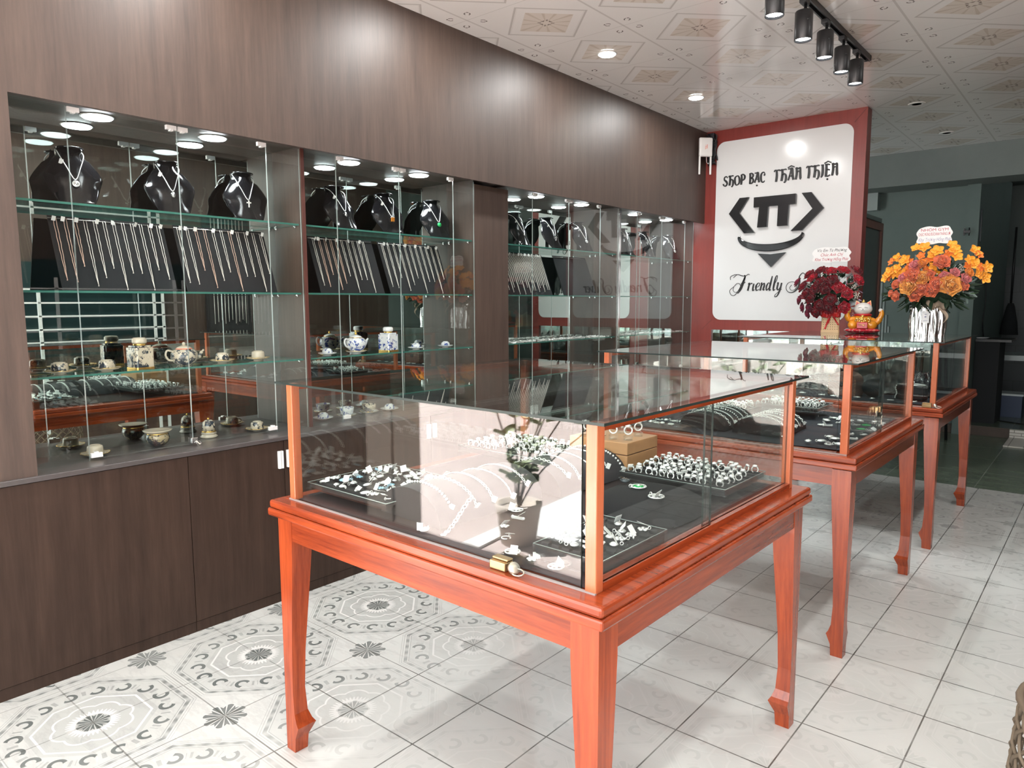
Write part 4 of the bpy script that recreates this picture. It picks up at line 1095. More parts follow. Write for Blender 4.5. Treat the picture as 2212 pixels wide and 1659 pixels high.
# chain boards
def board(label, y0, y1, z=1.428, top=.285, xb=-3.012, xt=-3.120, group='black necklace boards on the middle shelves'):
    t = thing('necklace_board', label, 'necklace board', (xb, (y0 + y1) / 2, z + .0005), 0, group)
    L = (y1 - y0) / 2; dx = xt - xb
    vs = [(0, -L, 0), (0, L, 0), (dx, L, top), (dx, -L, top), (-.006, -L, 0), (-.006, L, 0), (dx - .006, L, top), (dx - .006, -L, top)]
    MB().add(vs, [(0, 1, 2, 3), (7, 6, 5, 4), (0, 4, 5, 1), (1, 5, 6, 2), (2, 6, 7, 3), (3, 7, 4, 0)]).build('board', 'black_velvet', t)
    MB().box((-.150, -.03, 0), (-.146, .03, top * .8)).box((-.150, -.03, 0), (-.02, .03, .003)).build('easel', 'acrylic', t)
    pinz = MB()
    MB().tube([(dx + .006, -L, top - .010), (dx + .006, L, top - .010)], .002, 6).build('hanging_rail', 'silver', t)
    return t
def strandm(L, w, dx, top):
    """a doubled chain hanging down the sloping board, both strands meeting at the bottom"""
    mb = MB(); n = 16; sl = dx / top
    for sgn in (-1, 1):
        P = []
        for k in range(n + 1):
            f = k / n; zz = top - .008 - L * f
            P.append((sl * zz + .0065, sgn * w * (1 - f ** 3) + .0006 * sin(k * 2.1), zz))
        mb.tube(P, .00125, 4)
    mb.ball((sl * (top - .008 - L) + .0065, 0, top - .010 - L), .0026, 6, 4)
    return mb
mat('chain_silver', (.80, .76, .70), rough=.35, metal=.55)
mat('chain_rose', (.72, .50, .40), rough=.35, metal=.55)
CH = {}
def hang(bname, y0, y1, ys, word_, xb=-3.012, z=1.428, top=.285, dx=-.108, rose=()):
    for i, y in enumerate(ys):
        L = .215 + .035 * sin(i * 2.3 + y0) + (.02 if i % 3 == 0 else 0); L = min(L, .268)
        key = (round(L, 2), i in rose)
        if key not in CH:
            o = strandm(L, .0048, dx, top).build('neck_chain', 'chain_rose' if i in rose else 'chain_silver'); CH[key] = o
        else: o = CH[key].copy(); COL.objects.link(o)
        o.location = (xb + .001, y, z)
        long_ = 'long ' if L > .235 else 'short '
        tag(o, long_ + ('rosy ' if i in rose else '') + 'silver neck chain, ' + ordinal(i + 1) + ' from left on ' + word_, 'neck chain', 'chains on ' + word_)
        if i % 2 == 0 or i % 5 == 1: price_tag(dx + .022, R.uniform(-.012, .012), top - .012, (R.uniform(-.4, .4), .2, pi / 2 + R.uniform(-.6, .6)), o)
def lin(a, b, n): return [a + (b - a) * k / (n - 1) for k in range(n)]
board('black chain board on the left in the leftmost niche', .995, 1.425); hang('', 0, 0, lin(1.015, 1.400, 12), 'left board, leftmost niche', rose=(0, 1, 2))
board('black chain board on the right in the leftmost niche', 1.470, 1.895); hang('', 0, 0, lin(1.485, 1.875, 11), 'right board, leftmost niche', rose=(2, 3, 6))
board('black chain board on the left in the second niche', 2.140, 2.545); hang('', 0, 0, lin(2.165, 2.480, 10), 'left board, second niche', rose=(1, 2, 3, 4))
board('black chain board on the right in the second niche', 2.590, 3.045); hang('', 0, 0, lin(2.610, 3.020, 11), 'right board, second niche')
board('black chain board crowded with chains in the third niche', 3.56, 4.06); hang('', 0, 0, lin(3.575, 4.035, 24), 'crowded board, third niche')
board('empty black chain board in the third niche', 4.20, 4.62)

def cup_proto(name, m_, label, group):
    t = thing(name, label, 'cup', (0, 0, 0), 0, group)
    c = MB().lathe([(.0, .0), (.0275, .0), (.029, .006), (.029, .032), (.0265, .038), (.024, .040), (.024, .041), (0, .0405)], 22, 0); c.build('cup_body', m_, t, loc=(0, 0, .012))
    return t
def saucer_mesh(flat=False):
    mb = MB(); n = 48
    prof = [(0, .003), (.022, .003), (.036, .0065), (.050, .012)]
    vs = []; fs = []
    for i, (r_, z_) in enumerate(prof):
        for k in range(n):
            a = 2 * pi * k / n
            w = 1 + (0 if flat else .07 * abs(sin(a * 4)) * (i / 3.0)) 
            vs.append((r_ * w * cos(a), r_ * w * sin(a), z_ + (0 if flat else .002 * abs(sin(a * 4)) * (i == 3))))
    for i in range(3):
        for k in range(n): fs.append((i * n + k, i * n + (k + 1) % n, (i + 1) * n + (k + 1) % n, (i + 1) * n + k))
    mb.add(vs, fs, 0, True); mb.lathe([(.020, 0), (.022, .003)], 24, 0)
    rim = [Vector(vs[3 * n + k]) for k in range(n)]
    return mb, rim
def saucer(x, y, z, label, group, plain, rimm, flat=False, sc=1.0):
    mb, rim = saucer_mesh(flat)
    t = thing('saucer', label, 'saucer', (x, y, z), R.uniform(0, .7), group); t.scale = (sc,) * 3
    mb.build('dish', plain, t, solid=.0016)
    MB().tube(rim, .0012, 4, closed=True).build('gold_rim' if rimm == 'gold' else 'blue_rim', rimm, t)
    return t
def upcup(x, y, z, m_, lab, slab, cg, sg_, plain='plain_cream', rimm='gold', flat=False, sc=1.0, ear=False, dome=False):
    saucer(x, y, z + .0008, slab, sg_, plain, rimm, flat, sc)
    t = thing('tea_cup', lab, 'cup', (x, y, z + .0045 * sc), R.uniform(0, 6), cg); t.scale = (sc,) * 3
    if dome: prof = [(.0, .0), (.024, .0), (.029, .008), (.028, .020), (.022, .029), (.016, .031), (.016, .034), (0, .0335)]
    else: prof = [(.0, .0), (.0285, .0), (.030, .004), (.029, .030), (.0275, .036), (.025, .038), (0, .0375)]
    MB().lathe(prof, 24, 0).build('cup_body', m_, t)
    if not dome: MB().lathe([(.0205, .0375), (.0205, .0405), (.0185, .0405), (.0185, .0375)], 20).build('foot_ring', plain, t)
    if ear: MB().tube([(.028, 0, .010), (.040, 0, .012), (.043, 0, .020), (.036, 0, .028), (.028, 0, .028)], .0028, 6).build('cup_handle', plain, t)
CG = 'upturned cream cups with dark landscape print'
s3, s0 = 1.112, .777
upcup(-3.075, .985, s3, 'cream_porcelain', 'upturned cream cup with dark print at the left end of the third shelf', 'gold-rimmed petal saucer at the left end of the third shelf', CG, 'gold-rimmed saucers')
upcup(-3.065, 1.150, s3, 'cream_porcelain', 'upturned cream cup with dark print just left of the square tea jar', 'gold-rimmed petal saucer just left of the square tea jar', CG, 'gold-rimmed saucers')
upcup(-3.075, 1.640, s3, 'cream_porcelain', 'upturned cream cup with dark print right of the cream teapot', 'gold-rimmed petal saucer right of the cream teapot', CG, 'gold-rimmed saucers')
upcup(-3.070, 1.815, s3, 'plain_cream', 'plain cream upturned cup at the right end of the third shelf', 'gold-rimmed petal saucer at the right end of the third shelf', CG, 'gold-rimmed saucers')
upcup(-3.065, 1.085, s0, 'plain_cream', 'plain cream upturned cup on the worktop, left end of the leftmost niche', 'gold-rimmed petal saucer on the worktop, left end of the leftmost niche', CG, 'gold-rimmed saucers')
upcup(-3.080, 1.800, s0, 'cream_porcelain', 'upturned cream cup with dark print on the worktop, right end of the leftmost niche', 'gold-rimmed petal saucer on the worktop, right end of the leftmost niche', CG, 'gold-rimmed saucers', ear=True)
jr = thing('tea_jar', 'square cream tea jar with dark landscape panels, gold collar and domed lid', 'jar', (-3.055, 1.275, s3 + .0005), .15)
def jar_body(w, h, m_, t, gm='gold'):
    MB().prism(rrect(-w / 2, -w / 2, w / 2, w / 2, .010, 4), .006, h).prism(rrect(-w / 2 + .006, -w / 2 + .006, w / 2 - .006, w / 2 - .006, .010, 4), h, h + .008).build('jar_body', m_, t, bevel=.002)
    MB().prism(rrect(-w / 2 - .001, -w / 2 - .001, w / 2 + .001, w / 2 + .001, .010, 4), 0, .008).build('gold_base', gm, t)
    MB().lathe([(.023, h + .006), (.025, h + .012), (.021, h + .018), (0, h + .018)], 24).build('gold_collar', gm, t)
    MB().lathe([(.025, h + .016), (.028, h + .020), (.028, h + .034), (.022, h + .040), (0, h + .041)], 24).build('lid', 'plain_cream' if m_ == 'cream_porcelain' else 'plain_white', t)
jar_body(.078, .088, 'cream_porcelain', jr)
def teapot(t, m_, plain, gm='gold', s=1.0, red=False):
    MB().lathe([(0, 0), (.030, 0), (.032, .003), (.046, .014), (.055, .032), (.054, .052), (.044, .066), (.030, .071)], 28).build('pot_body', m_, t)
    MB().lathe([(.031, .070), (.033, .073), (.026, .079), (.010, .085), (0, .086)], 24).build('lid', plain, t)
    MB().lathe([(.032, .069), (.034, .071), (.032, .074), (.030, .073)], 24).build('gold_ring', 'orange_print' if red else gm, t)
    MB().ball((0, 0, .092), .007, 10, 7, 0, None, (1, 1, 1.2)).build('lid_knob', plain if red else gm, t)
    MB().tube(spline([(0, .050, .030), (0, .068, .036), (0, .078, .052), (0, .088, .062)], 4), [.011] * 5 + [.008] * 4 + [.005] * 4, 8).build('spout', m_, t)
    MB().tube(spline([(0, -.046, .060), (0, -.072, .066), (0, -.080, .046), (0, -.068, .026), (0, -.050, .022)], 5), .0045, 7).build('pot_handle', plain, t)
    MB().lathe([(.028, -.0005), (.031, .002), (.031, .004)], 24).build('foot_ring', gm, t)
tp = thing('teapot', 'cream teapot with dark landscape print and red banded lid in the leftmost niche', 'teapot', (-3.080, 1.470, s3 + .001), 0); teapot(tp, 'cream_porcelain', 'plain_cream', red=True)
pt_ = thing('incense_bowl', 'round dark patterned bowl with a wide gold-edged rim on the worktop', 'bowl', (-3.075, 1.335, s0 + .0005))
MB().lathe([(0, 0), (.022, 0), (.026, .003), (.042, .018), (.047, .036), (.044, .050), (.038, .055)], 28).build('bowl_body', 'dark_porcelain', pt_)
MB().lathe([(.037, .053), (.041, .056), (.054, .064), (.058, .069), (.050, .069), (.030, .064), (.0, .064)], 28).build('bowl_rim', 'plain_cream', pt_)
MB().lathe([(.038, .050), (.0425, .0535), (.0405, .057), (.037, .057)], 28).build('gold_band', 'gold', pt_)
bl = thing('bell_jar', 'small bell-shaped cream lidded pot with gold knob and ringed foot on the worktop', 'pot', (-3.095, 1.570, s0 + .0005))
MB().lathe([(0, 0), (.036, 0), (.038, .006), (.032, .012), (.030, .018), (.034, .020), (.028, .026), (.026, .030)], 24).build('foot', 'plain_cream', bl)
MB().lathe([(.028, .028), (.028, .055), (.024, .070), (.014, .079), (0, .081)], 24).build('bell_body', 'cream_porcelain', bl)
MB().lathe([(.027, .024), (.031, .026), (.031, .029), (.027, .030)], 24).build('gold_band', 'gold', bl)
MB().ball((0, 0, .085), .005, 8, 6).build('knob', 'gold', bl)
# second niche
tp2 = thing('teapot', 'white teapot with blue print and gold lid knob in the second niche', 'teapot', (-3.080, 2.395, s3 + .013), .1); teapot(tp2, 'blue_porcelain', 'plain_white')
saucer(-3.080, 2.395, s3 + .0008, 'large white saucer under the blue and white teapot', None, 'plain_white', 'gold', True, 1.15)
jr2 = thing('tea_jar', 'square white tea jar with blue print and white lid in the second niche', 'jar', (-3.065, 2.605, s3 + .0005), .15); jar_body(.082, .094, 'blue_porcelain', jr2)
BG_ = 'small blue and white upturned cups'
for x_, y_, lb, sl in ((-3.085, 2.215, 'small blue and white upturned cup at the left end beside the teapot', 'white saucer at the left end beside the blue teapot'),
                       (-3.075, 2.820, 'small blue and white upturned cup right of the square jar in the second niche', 'white saucer right of the square jar in the second niche'),
                       (-3.075, 3.060, 'small blue and white upturned cup at the right end of the second niche', 'white saucer at the right end of the second niche')):
    upcup(x_, y_, s3, 'blue_porcelain', lb, sl, BG_, 'white saucers in the second niche', 'plain_white', 'plain_white', True, .92, dome=True)
upcup(-3.105, 2.190, s0, 'blue_porcelain', 'small blue and white upturned cup on the worktop seen through the nearest showcase', 'white saucer on the worktop seen through the nearest showcase', BG_, 'white saucers in the second niche', 'plain_white', 'plain_white', True, 1.0, dome=True)
upcup(-3.085, 2.620, s0, 'blue_porcelain', 'blue and white upturned worktop cup right of the two upright tea bowls', 'white saucer on the worktop seen through the pale part of the front pane', BG_, 'white saucers in the second niche', 'plain_white', 'plain_white', True, 1.0, dome=True)
for y_, w_, mm_ in ((2.330, 'blue and white', 'blue_porcelain'), (2.480, 'gold-rimmed cream', 'cream_porcelain')):
    t = thing('tea_bowl', w_ + ' tea bowl standing upright on a worktop saucer in the second niche', 'bowl', (-3.09, y_, s0 + .006), 0)
    MB().lathe([(0, 0), (.018, 0), (.020, .004), (.034, .014), (.039, .045), (.038, .045), (.032, .015), (0, .008)], 26).build('bowl_body', mm_, t)
    saucer(-3.09, y_, s0 + .0008, 'saucer under the %s tea bowl on the worktop' % w_, None, 'plain_white', 'gold', True, 1.05)
# niches three and four: flat silver pieces spread on the third shelf
for (a, b_, w_, n) in ((3.56, 4.80, 'third', 44), (4.92, 6.08, 'farthest', 36)):
    for i in range(n):
        y = a + (b_ - a) * (i + .5) / n; 
        for x_, rw_ in ((-3.03, 'front'), (-3.12, 'back')):
            k = R.choice(['stud', 'drop', 'bar', 'hoop'])
            pendant(k, x_ + R.uniform(-.02, .02), y + R.uniform(-.005, .005), s3 + .0005, R.uniform(0, 6.3), 'silver %s, %s from left, %s row, third shelf, %s niche' % ({'stud': 'stud', 'drop': 'oval drop', 'bar': 'bar pendant', 'hoop': 'hoop'}[k], ordinal(i + 1), rw_, w_), '%s pieces on the third shelf of the %s niche' % (rw_, w_), tg=False, sc=1.35)
# ================================================================== CEILING
def downlight(x, y, lit, label, group):
    t = thing('ceiling_light', label, 'ceiling light', (x, y, CEIL), 0, group)
    MB().lathe([(.030, -.001), (.034, -.005), (.056, -.005), (.060, -.002), (.060, 0)], 32).build('trim_ring', 'white_metal', t)
    MB().lathe([(.052, -.006), (.046, -.010), (0, -.012)] if lit else [(.036, -.0045), (0, -.0045)], 28).build('lens', 'lens_warm' if lit else 'chrome', t)
    if lit: lamp('ceiling_lamp', 'AREA', (x, y, CEIL - .0135), 11.5 if x < -1 else 11, (1, .99, .97), shape='DISK', size=.10)
    return t
cw = ['above the near end of the dark wall, outside the picture', 'above the leftmost niche, outside the picture', 'above the second niche, outside the picture', 'in view over the dark wall, nearer the camera', 'in view nearest the sign wall']
for (x, y), w in zip(LIT, cw): downlight(x, y, True, 'lit round ceiling light ' + w, 'lit ceiling lights')
for (x, y), w in zip(LIT_FILL, ('first', 'second', 'third', 'fourth', 'fifth')): downlight(x, y, True, 'added unseen fill light on the ceiling over the right walkway, ' + w, 'lit ceiling lights')
downlight(-1.245, 6.308, False, 'unlit ceiling light just behind the sign wall', 'unlit ceiling lights')
downlight(-1.237, 7.545, False, 'unlit ceiling light farthest back', 'unlit ceiling lights')
RXX = -1.252
rail = thing('track_rail', 'black lighting track on the ceiling carrying five spotlights', 'track', (RXX, 3.9, CEIL))
MB().box((-.018, -.85, -.030), (-.010, 1.017, 0)).box((.010, -.85, -.030), (.018, 1.017, 0)).box((-.010, -.85, -.012), (.010, 1.017, 0)).box((-.019, 1.005, -.031), (.019, 1.020, 0)).build('rail', 'black_metal', rail)
words_ = ['leftmost of the five track spotlights, cut by the top of the picture', 'second black track spotlight from the left', 'middle black track spotlight of the five', 'fourth black track spotlight from the left', 'rightmost black track spotlight at the end of the track']
for (y, w) in zip((3.345, 3.735, 4.075, 4.385, 4.665), words_):
    t = thing('track_spotlight', w, 'spotlight', (RXX, y, CEIL - .030), 0, 'black track spotlights')
    MB().box((-.016, -.030, -.022), (.016, .030, 0)).build('adapter', 'black_metal', t, bevel=.002)
    MB().tube([(0, .018, -.02), (0, .018, -.075)], .008, 10).build('stem', 'black_metal', t)
    h = MB().lathe([(.0, -.055), (.038, -.055), (.042, -.060), (.042, -.190), (.0405, -.192), (.038, -.190), (.037, -.178)], 32).build('lamp_housing', 'black_metal', t)
    MB().lathe([(0, -.181), (.037, -.181), (.037, -.179), (0, -.179)], 28).build('lens', 'lens', h)
    MB().lathe([(0, 0), (.006, 0), (.006, .004), (0, .005)], 10, 0, T(.0415 * .7, -.0415 * .72, -.105) @ Rz(-pi / 4) @ Ry(pi / 2)).build('screw_knob', 'black_metal', h)
    lamp('track_lamp', 'SPOT', (RXX, y, CEIL - .030 - .196), 22, COOL, spot_size=radians(62), spot_blend=.55, shadow_soft_size=.035)
# router high in the corner
rt = thing('wifi_router', 'small white router with two hanging antennas high in the corner beside the sign', 'router', (-2.800, 5.985, 2.705), 0, rot=(0, 0, radians(-42)))
MB().box((-.012, -.060, -.075), (.020, .060, .085)).build('router_body', 'white_plastic', rt, bevel=.012)
text('router_mark', 'TEL', .030, .0004, 'orange_print', rt, loc=(.0206, .0, .005), rot=(radians(90), radians(90), radians(90)), sx=.9)
for s_ in (-1, 1):
    MB().box((-.005, s_ * .050 - .008, -.225), (.005, s_ * .050 + .008, -.070)).build('antenna', 'white_plastic', rt, bevel=.003)
MB().tube(spline([(.0, .01, -.075), (.004, .012, -.12), (.002, .030, -.135), (0, .03, -.125)], 5), .002, 5).build('cable', 'white_plastic', rt)
cb = MB(); rr = random.Random(4)
for k in range(16):
    P = [(-2.845 + rr.uniform(0, .05), 6.085 + rr.uniform(-.01, .04), 2.845 - rr.uniform(0, .05))]
    for j in range(4): P.append((-2.835 + rr.uniform(0, .085), 6.085 + rr.uniform(-.01, .045), 2.80 - j * .065 + rr.uniform(-.03, .03)))
    cb.tube(spline(P, 5), .0055, 5)
tag(cb.build('cable_bundle', 'black_metal'), 'tangle of black cables in the corner behind the white router', 'cables')
mat('cable_sleeve', (.012, .013, .02), rough=.7)
tag(MB().box((-2.835, 6.095, 2.585), (-2.775, 6.140, 2.850)).build('cable_sleeve', 'cable_sleeve', bevel=.01), 'dark sleeve of cables on the red frame behind the router', 'cables')

# ================================================================== FLOWERS
def petal_grid(mb, c, dirv, up, L, w, curl, mi=0, n=4):
    """a cupped petal from point c along dirv"""
    d = Vector(dirv).normalized(); u = Vector(up); u = (u - d * u.dot(d)).normalized(); s = d.cross(u)
    c = Vector(c)
    def fn(a, b):
        x = (a - .5) * 2
        wd = w * (sin(pi * min(b * .82 + .16, 1)) ** .7)
        return c + d * (L * b * (1 - .25 * curl * b)) + s * (x * wd / 2) + u * (curl * L * b * b * .55 + .22 * w * x * x)
    mb.grid(fn, n, n, mi)
def rose_mesh(rad, m_n=3, seed=0):
    rr = random.Random(seed); mb = MB()
    mb.ball((0, 0, rad * .36), rad * .24, 8, 6, 0, None, (1, 1, 1.3))
    for ring, (n, r0, tilt, L) in enumerate(((3, .10, 1.38, .82), (3, .20, 1.15, .85), (4, .32, .92, .9), (5, .42, .58, .98), (6, .50, .24, 1.0))):
        for k in range(n):
            a = 2 * pi * (k + .5 * (ring % 2)) / n + rr.uniform(-.15, .15)
            o = Vector((cos(a) * rad * r0 * .7, sin(a) * rad * r0 * .7, rad * (.08 + .03 * (4 - ring))))
            d = Vector((cos(a) * cos(tilt), sin(a) * cos(tilt), sin(tilt)))
            petal_grid(mb, o, d, Vector((-cos(a), -sin(a), .6)), rad * L * .85, rad * 1.05, -.35 + .1 * ring, 0, 4)
    return mb
FL = {}
def petalmat(name, c1, c2, rough=.55):
    m, nt, p = newmat(name); g = G(nt); v, x, y, z = coords(g, True)
    r = (x * x + y * y).sqrt()
    n1 = noise(g, v, 60, 2)
    nt.links.new(mix(g, (r.step(.004, .030) + (n1 - .5) * .5).clamp(), c1, c2), p.inputs['Base Color'])
    p.inputs['Roughness'].default_value = rough; p.inputs['Sheen Weight'].default_value = .2
petalmat('rose_dark', (.10, .002, .006), (.20, .004, .012)); petalmat('rose_red', (.28, .004, .012), (.48, .010, .028))
petalmat('rose_yellow', (.80, .22, .03), (.85, .42, .10)); petalmat('rose_coral', (.62, .11, .04), (.80, .22, .10)); petalmat('rose_orange', (.62, .13, .02), (.80, .28, .04))
petalmat('rose_pink', (.55, .08, .08), (.70, .22, .22)); petalmat('orchid', (.75, .20, .01), (.85, .36, .02)); petalmat('orchid_deep', (.62, .10, .01), (.78, .20, .02))
petalmat('rose_plum', (.12, .006, .02), (.22, .015, .045))
mat('leaf_green', (.035, .085, .025), rough=.5); mat('leaf_grey', (.20, .27, .24), rough=.5); mat('leaf_silver', (.42, .46, .45), rough=.5); mat('leaf_dark', (.02, .045, .022), rough=.5)
mat('white_bloom', (.80, .78, .68), rough=.6); mat('lilac', (.45, .35, .48), rough=.6); mat('twig', (.12, .09, .06), rough=.8)
mat('ribbon_red', (.60, .015, .015), rough=.3, sheen=.4); mat('burlap', (.38, .29, .21), rough=.85); mat('cane', (.72, .50, .27), rough=.5); mat('cane_dark', (.12, .06, .03), rough=.8)
def flower(parent, kind, m_, loc, dirv, rad, name=None):
    key = (kind, m_, round(rad, 2))
    if key not in FL:
        if kind == 'rose': mb = rose_mesh(1.0, seed=len(FL))
        elif kind == 'orchid':
            mb = MB()
            for k in range(5):
                a = 2 * pi * k / 5 + .3; w = .95 if k in (0, 1, 4) else .7
                petal_grid(mb, (cos(a) * .1, sin(a) * .1, 0), (cos(a), sin(a), .12), (0, 0, 1), 1.0, w, .15, 0, 4)
            mb.ball((0, 0, .12), .16, 7, 5)
        FL[key] = mb.build(kind, m_).data
        bpy.data.objects.remove(bpy.data.objects[kind] if kind in bpy.data.objects and bpy.data.objects[kind].data == FL[key] else [o for o in bpy.data.objects if o.data == FL[key]][0])
    o = bpy.data.objects.new(name or kind, FL[key]); COL.objects.link(o); o.parent = parent
    q = Vector(dirv).to_track_quat('Z', 'Y')
    o.matrix_local = T(*loc) @ q.to_matrix().to_4x4() @ Matrix.Rotation(R.uniform(0, 6), 4, 'Z') @ Matrix.Scale(rad, 4)
    return o
def leaves(mb, c, rad, n, L, w, seed, zmin=-.5, ymax=None, mi=0, cen=None, flat=.5):
    rr = random.Random(seed)
    for _ in range(n):
        th = rr.uniform(0, 2 * pi); ph = rr.uniform(zmin, 1)
        d = Vector((cos(th) * sqrt(max(0, 1 - ph * ph)), sin(th) * sqrt(max(0, 1 - ph * ph)), ph))
        if ymax is not None and d.y > ymax: continue
        p = Vector(c) + Vector((d.x * rad[0], d.y * rad[1], d.z * rad[2])) * rr.uniform(.72, .98)
        dd = (d + Vector((rr.uniform(-.6, .6), rr.uniform(-.6, .6), rr.uniform(-.5, .5)))).normalized()
        petal_grid(mb, p, dd, Vector((rr.uniform(-1, 1), rr.uniform(-1, 1), 1)), L * rr.uniform(.7, 1.2), w * rr.uniform(.8, 1.2), rr.uniform(-.3, .3), mi, 3)
def blooms(mb, c, rad, n, seed, k=9, r=.0042):
    rr = random.Random(seed)
    for _ in range(n):
        th = rr.uniform(0, 2 * pi); ph = rr.uniform(-.4, 1)
        d = Vector((cos(th) * sqrt(1 - ph * ph), -abs(sin(th)) * sqrt(1 - ph * ph), ph))
        p = Vector(c) + Vector((d.x * rad[0], d.y * rad[1], d.z * rad[2]))
        for _ in range(k):
            q = p + Vector((rr.gauss(0, .011), rr.gauss(0, .011), rr.gauss(0, .011)))
            mb.ball(q, r * rr.uniform(.7, 1.1), 5, 4)
# camera-facing direction is used only to choose which side carries the named blooms (front of each bouquet)
VX = Vector((cos(-.695), sin(.695) * -1 * -1, 0))
# plane helper: bouquet front plane axes: right = (.768,-.640.. ) seen square-on from the shop floor
FR = Vector((.965, .262, 0)); FD = Vector((.262, -.965, 0))     # bouquet right and front directions
def bpt(cx, cy, a, dep, z): v = Vector((cx, cy, 0)) + FR * a + FD * dep; return (v.x, v.y, z)

# --- red bouquet in woven basket
BX, BYY = -1.548, 5.445
bq = thing('rose_basket', 'dark red rose bouquet in a small woven cane box with red ribbon and card', 'bouquet', (BX, BYY, Z3))
th_ = .27
def hexm(P, *a): return P
bk = MB().prism(rrect(-.062, -.062, .062, .062, .012, 4), .0, .014, 0, Rz(th_)).prism(rrect(-.062, -.062, .062, .062, .012, 4), .116, .132, 0, Rz(th_)).prism(rrect(-.059, -.059, .059, .059, .011, 4), .012, .118, 0, Rz(th_))
bk.build('basket', 'cane', bq)
hm = MB()
for side in range(4):
    Ms = Rz(th_ + side * pi / 2)
    for i in range(7):
        for j in range(6): hm.box((-.045 + i * .015 - .0022, -.0600, .024 + j * .0165 - .0025), (-.045 + i * .015 + .0022, -.0588, .024 + j * .0165 + .0025), 0, Ms)
hm.build('cane_holes', 'cane_dark', bq)
C_ = (0, 0, .285)
lm = MB(); leaves(lm, C_, (.165, .12, .15), 130, .05, .026, 3); lm.build('green_leaves', 'leaf_dark', bq)
lm = MB(); leaves(lm, C_, (.19, .13, .17), 34, .045, .030, 5); lm.build('silver_leaves', 'leaf_silver', bq)
lm = MB(); leaves(lm, C_, (.20, .13, .15), 26, .040, .022, 6); lm.build('lilac_blossom', 'lilac', bq)
lm = MB(); blooms(lm, C_, (.175, .13, .155), 34, 9); lm.build('white_blossom', 'white_bloom', bq)
core = MB().ball((0, 0, .255), .12, 14, 10, 0, None, (1.05, .8, .95)); core.build('foliage_core', 'leaf_dark', bq)
# roses: (px, py) picked off the bouquet front, spread over its dome
red = [(1783, 588, 1), (1803, 590, 2), (1827, 588, 2), (1850, 588, 1), (1857, 608, 2), (1758, 596, 0), (1767, 603, 3), (1786, 612, 0), (1810, 608, 1), (1822, 624, 3), (1838, 636, 3), (1776, 626, 1), (1797, 626, 0), (1755, 636, 0), (1747, 621, 1), (1766, 645, 0), (1806, 648, 1), (1784, 660, 0), (1802, 664, 1), (1830, 664, 3), (1744, 664, 4), (1738, 648, 4), (1760, 664, 4), (1754, 677, 4), (1775, 672, 1), (1729, 612, 4)]
def px2plane(px, py, y0):
    """front-plane placement: turns a spot of the picture into metres on the vertical plane through y0"""
    d = _F + _R2 * ((px - 1106) / CAM_F) - _U2 * ((py - 829.5) / CAM_F)
    t_ = y0 / d.y; return Vector((0, 0, CAM_H)) + d * t_
for px, py, k in red:
    w = px2plane(px, py, BYY); lx, lz = w.x - BX, w.z - Z3
    e = 1 - (lx / .24) ** 2 - ((lz - .275) / .20) ** 2
    dep = .135 * sqrt(max(e, .06))
    d = Vector((lx * 2.6, -dep * 3.4, (lz - .24) * 2.2 + .1))
    sh = 1 - dep / 5.4
    flower(bq, 'rose', ['rose_dark', 'rose_dark', 'rose_red', 'rose_red', 'rose_plum'][k], (lx * sh, -dep, (lz - .22) * sh + .22), d, (.034 if k == 4 else .043))
# ribbon bow
rb = MB()
for s_, l_ in ((-1, .07), (1, .055), (-1, .05), (1, .04)):
    rb.grid(lambda u, v: (s_ * l_ * sin(pi * u) * (1 - .2 * v), -.070 - .016 * sin(2 * pi * u) - .01 * v, .142 + .045 * sin(pi * u) * (u - .5) * 2 + (v - .5) * .035), 12, 4)
for dx, dz in ((-.035, -.115), (.052, -.085), (-.015, -.075)):
    rb.grid(lambda u, v: (.0 + dx * u + (v - .5) * .012, -.068 - .006 * sin(6 * u), .140 + dz * u), 12, 2)
for k in range(7): rb.grid(lambda u, v: (-.06 + k * .018 + (u - .5) * .035, -.068 - .02 * sin(pi * u) * (1 + .3 * sin(k)), .120 + .02 * sin(k * 2) + v * .035), 6, 3)
o = rb.build('ribbon_bow', 'ribbon_red', bq, solid=.0008); o.rotation_euler = (0, 0, th_)
# card
def cloud(cx, cy, w, h, bumps):
    P = []
    for k in range(64):
        a = 2 * pi * k / 64; q = (abs(cos(a)) ** 6 + abs(sin(a)) ** 6) ** (-1 / 6)
        P.append((cx + w / 2 * q * cos(a) * (1 + .05 * sin(bumps * a)) / 1.06, cy + h / 2 * q * sin(a) * (1 + .07 * sin(bumps * a + 1)) / 1.06))
    return P
UP = Matrix(((1, 0, 0, 0), (0, 0, -1, 0), (0, 1, 0, 0), (0, 0, 0, 1)))
def card(parent, cx, cz, w, h, lines, rz, dep, stick):
    c = MB().prism(cloud(0, 0, w, h, 7), 0, .0015, 0, UP).build('greeting_card', 'tag_white', parent); c.location = (cx, dep, cz); c.rotation_euler = (0, 0, rz)
    for tx, sz, zz, m_, shr, sx_ in lines:
        text('card_text', tx, sz, .0002, m_, c, loc=(0, -.0018, zz), rot=(pi / 2, 0, 0), sx=sx_, shear=shr, off=0.0)
    MB().tube([(cx, dep + .003, cz - h * .35), (stick[0], stick[1], stick[2])], .0025, 6).build('card_stick', 'acrylic', parent)
card(bq, -.010, .552, .262, .108, [('V/c Em Tú Phương', .029, .030, 'black_print', .3, .88), ('Chúc Anh Chị', .029, -.001, 'red_print', .3, .88), ('Khai Trương Hồng Phát', .029, -.033, 'red_print', .3, .78)], .10, -.02, (-.01, 0, .30))

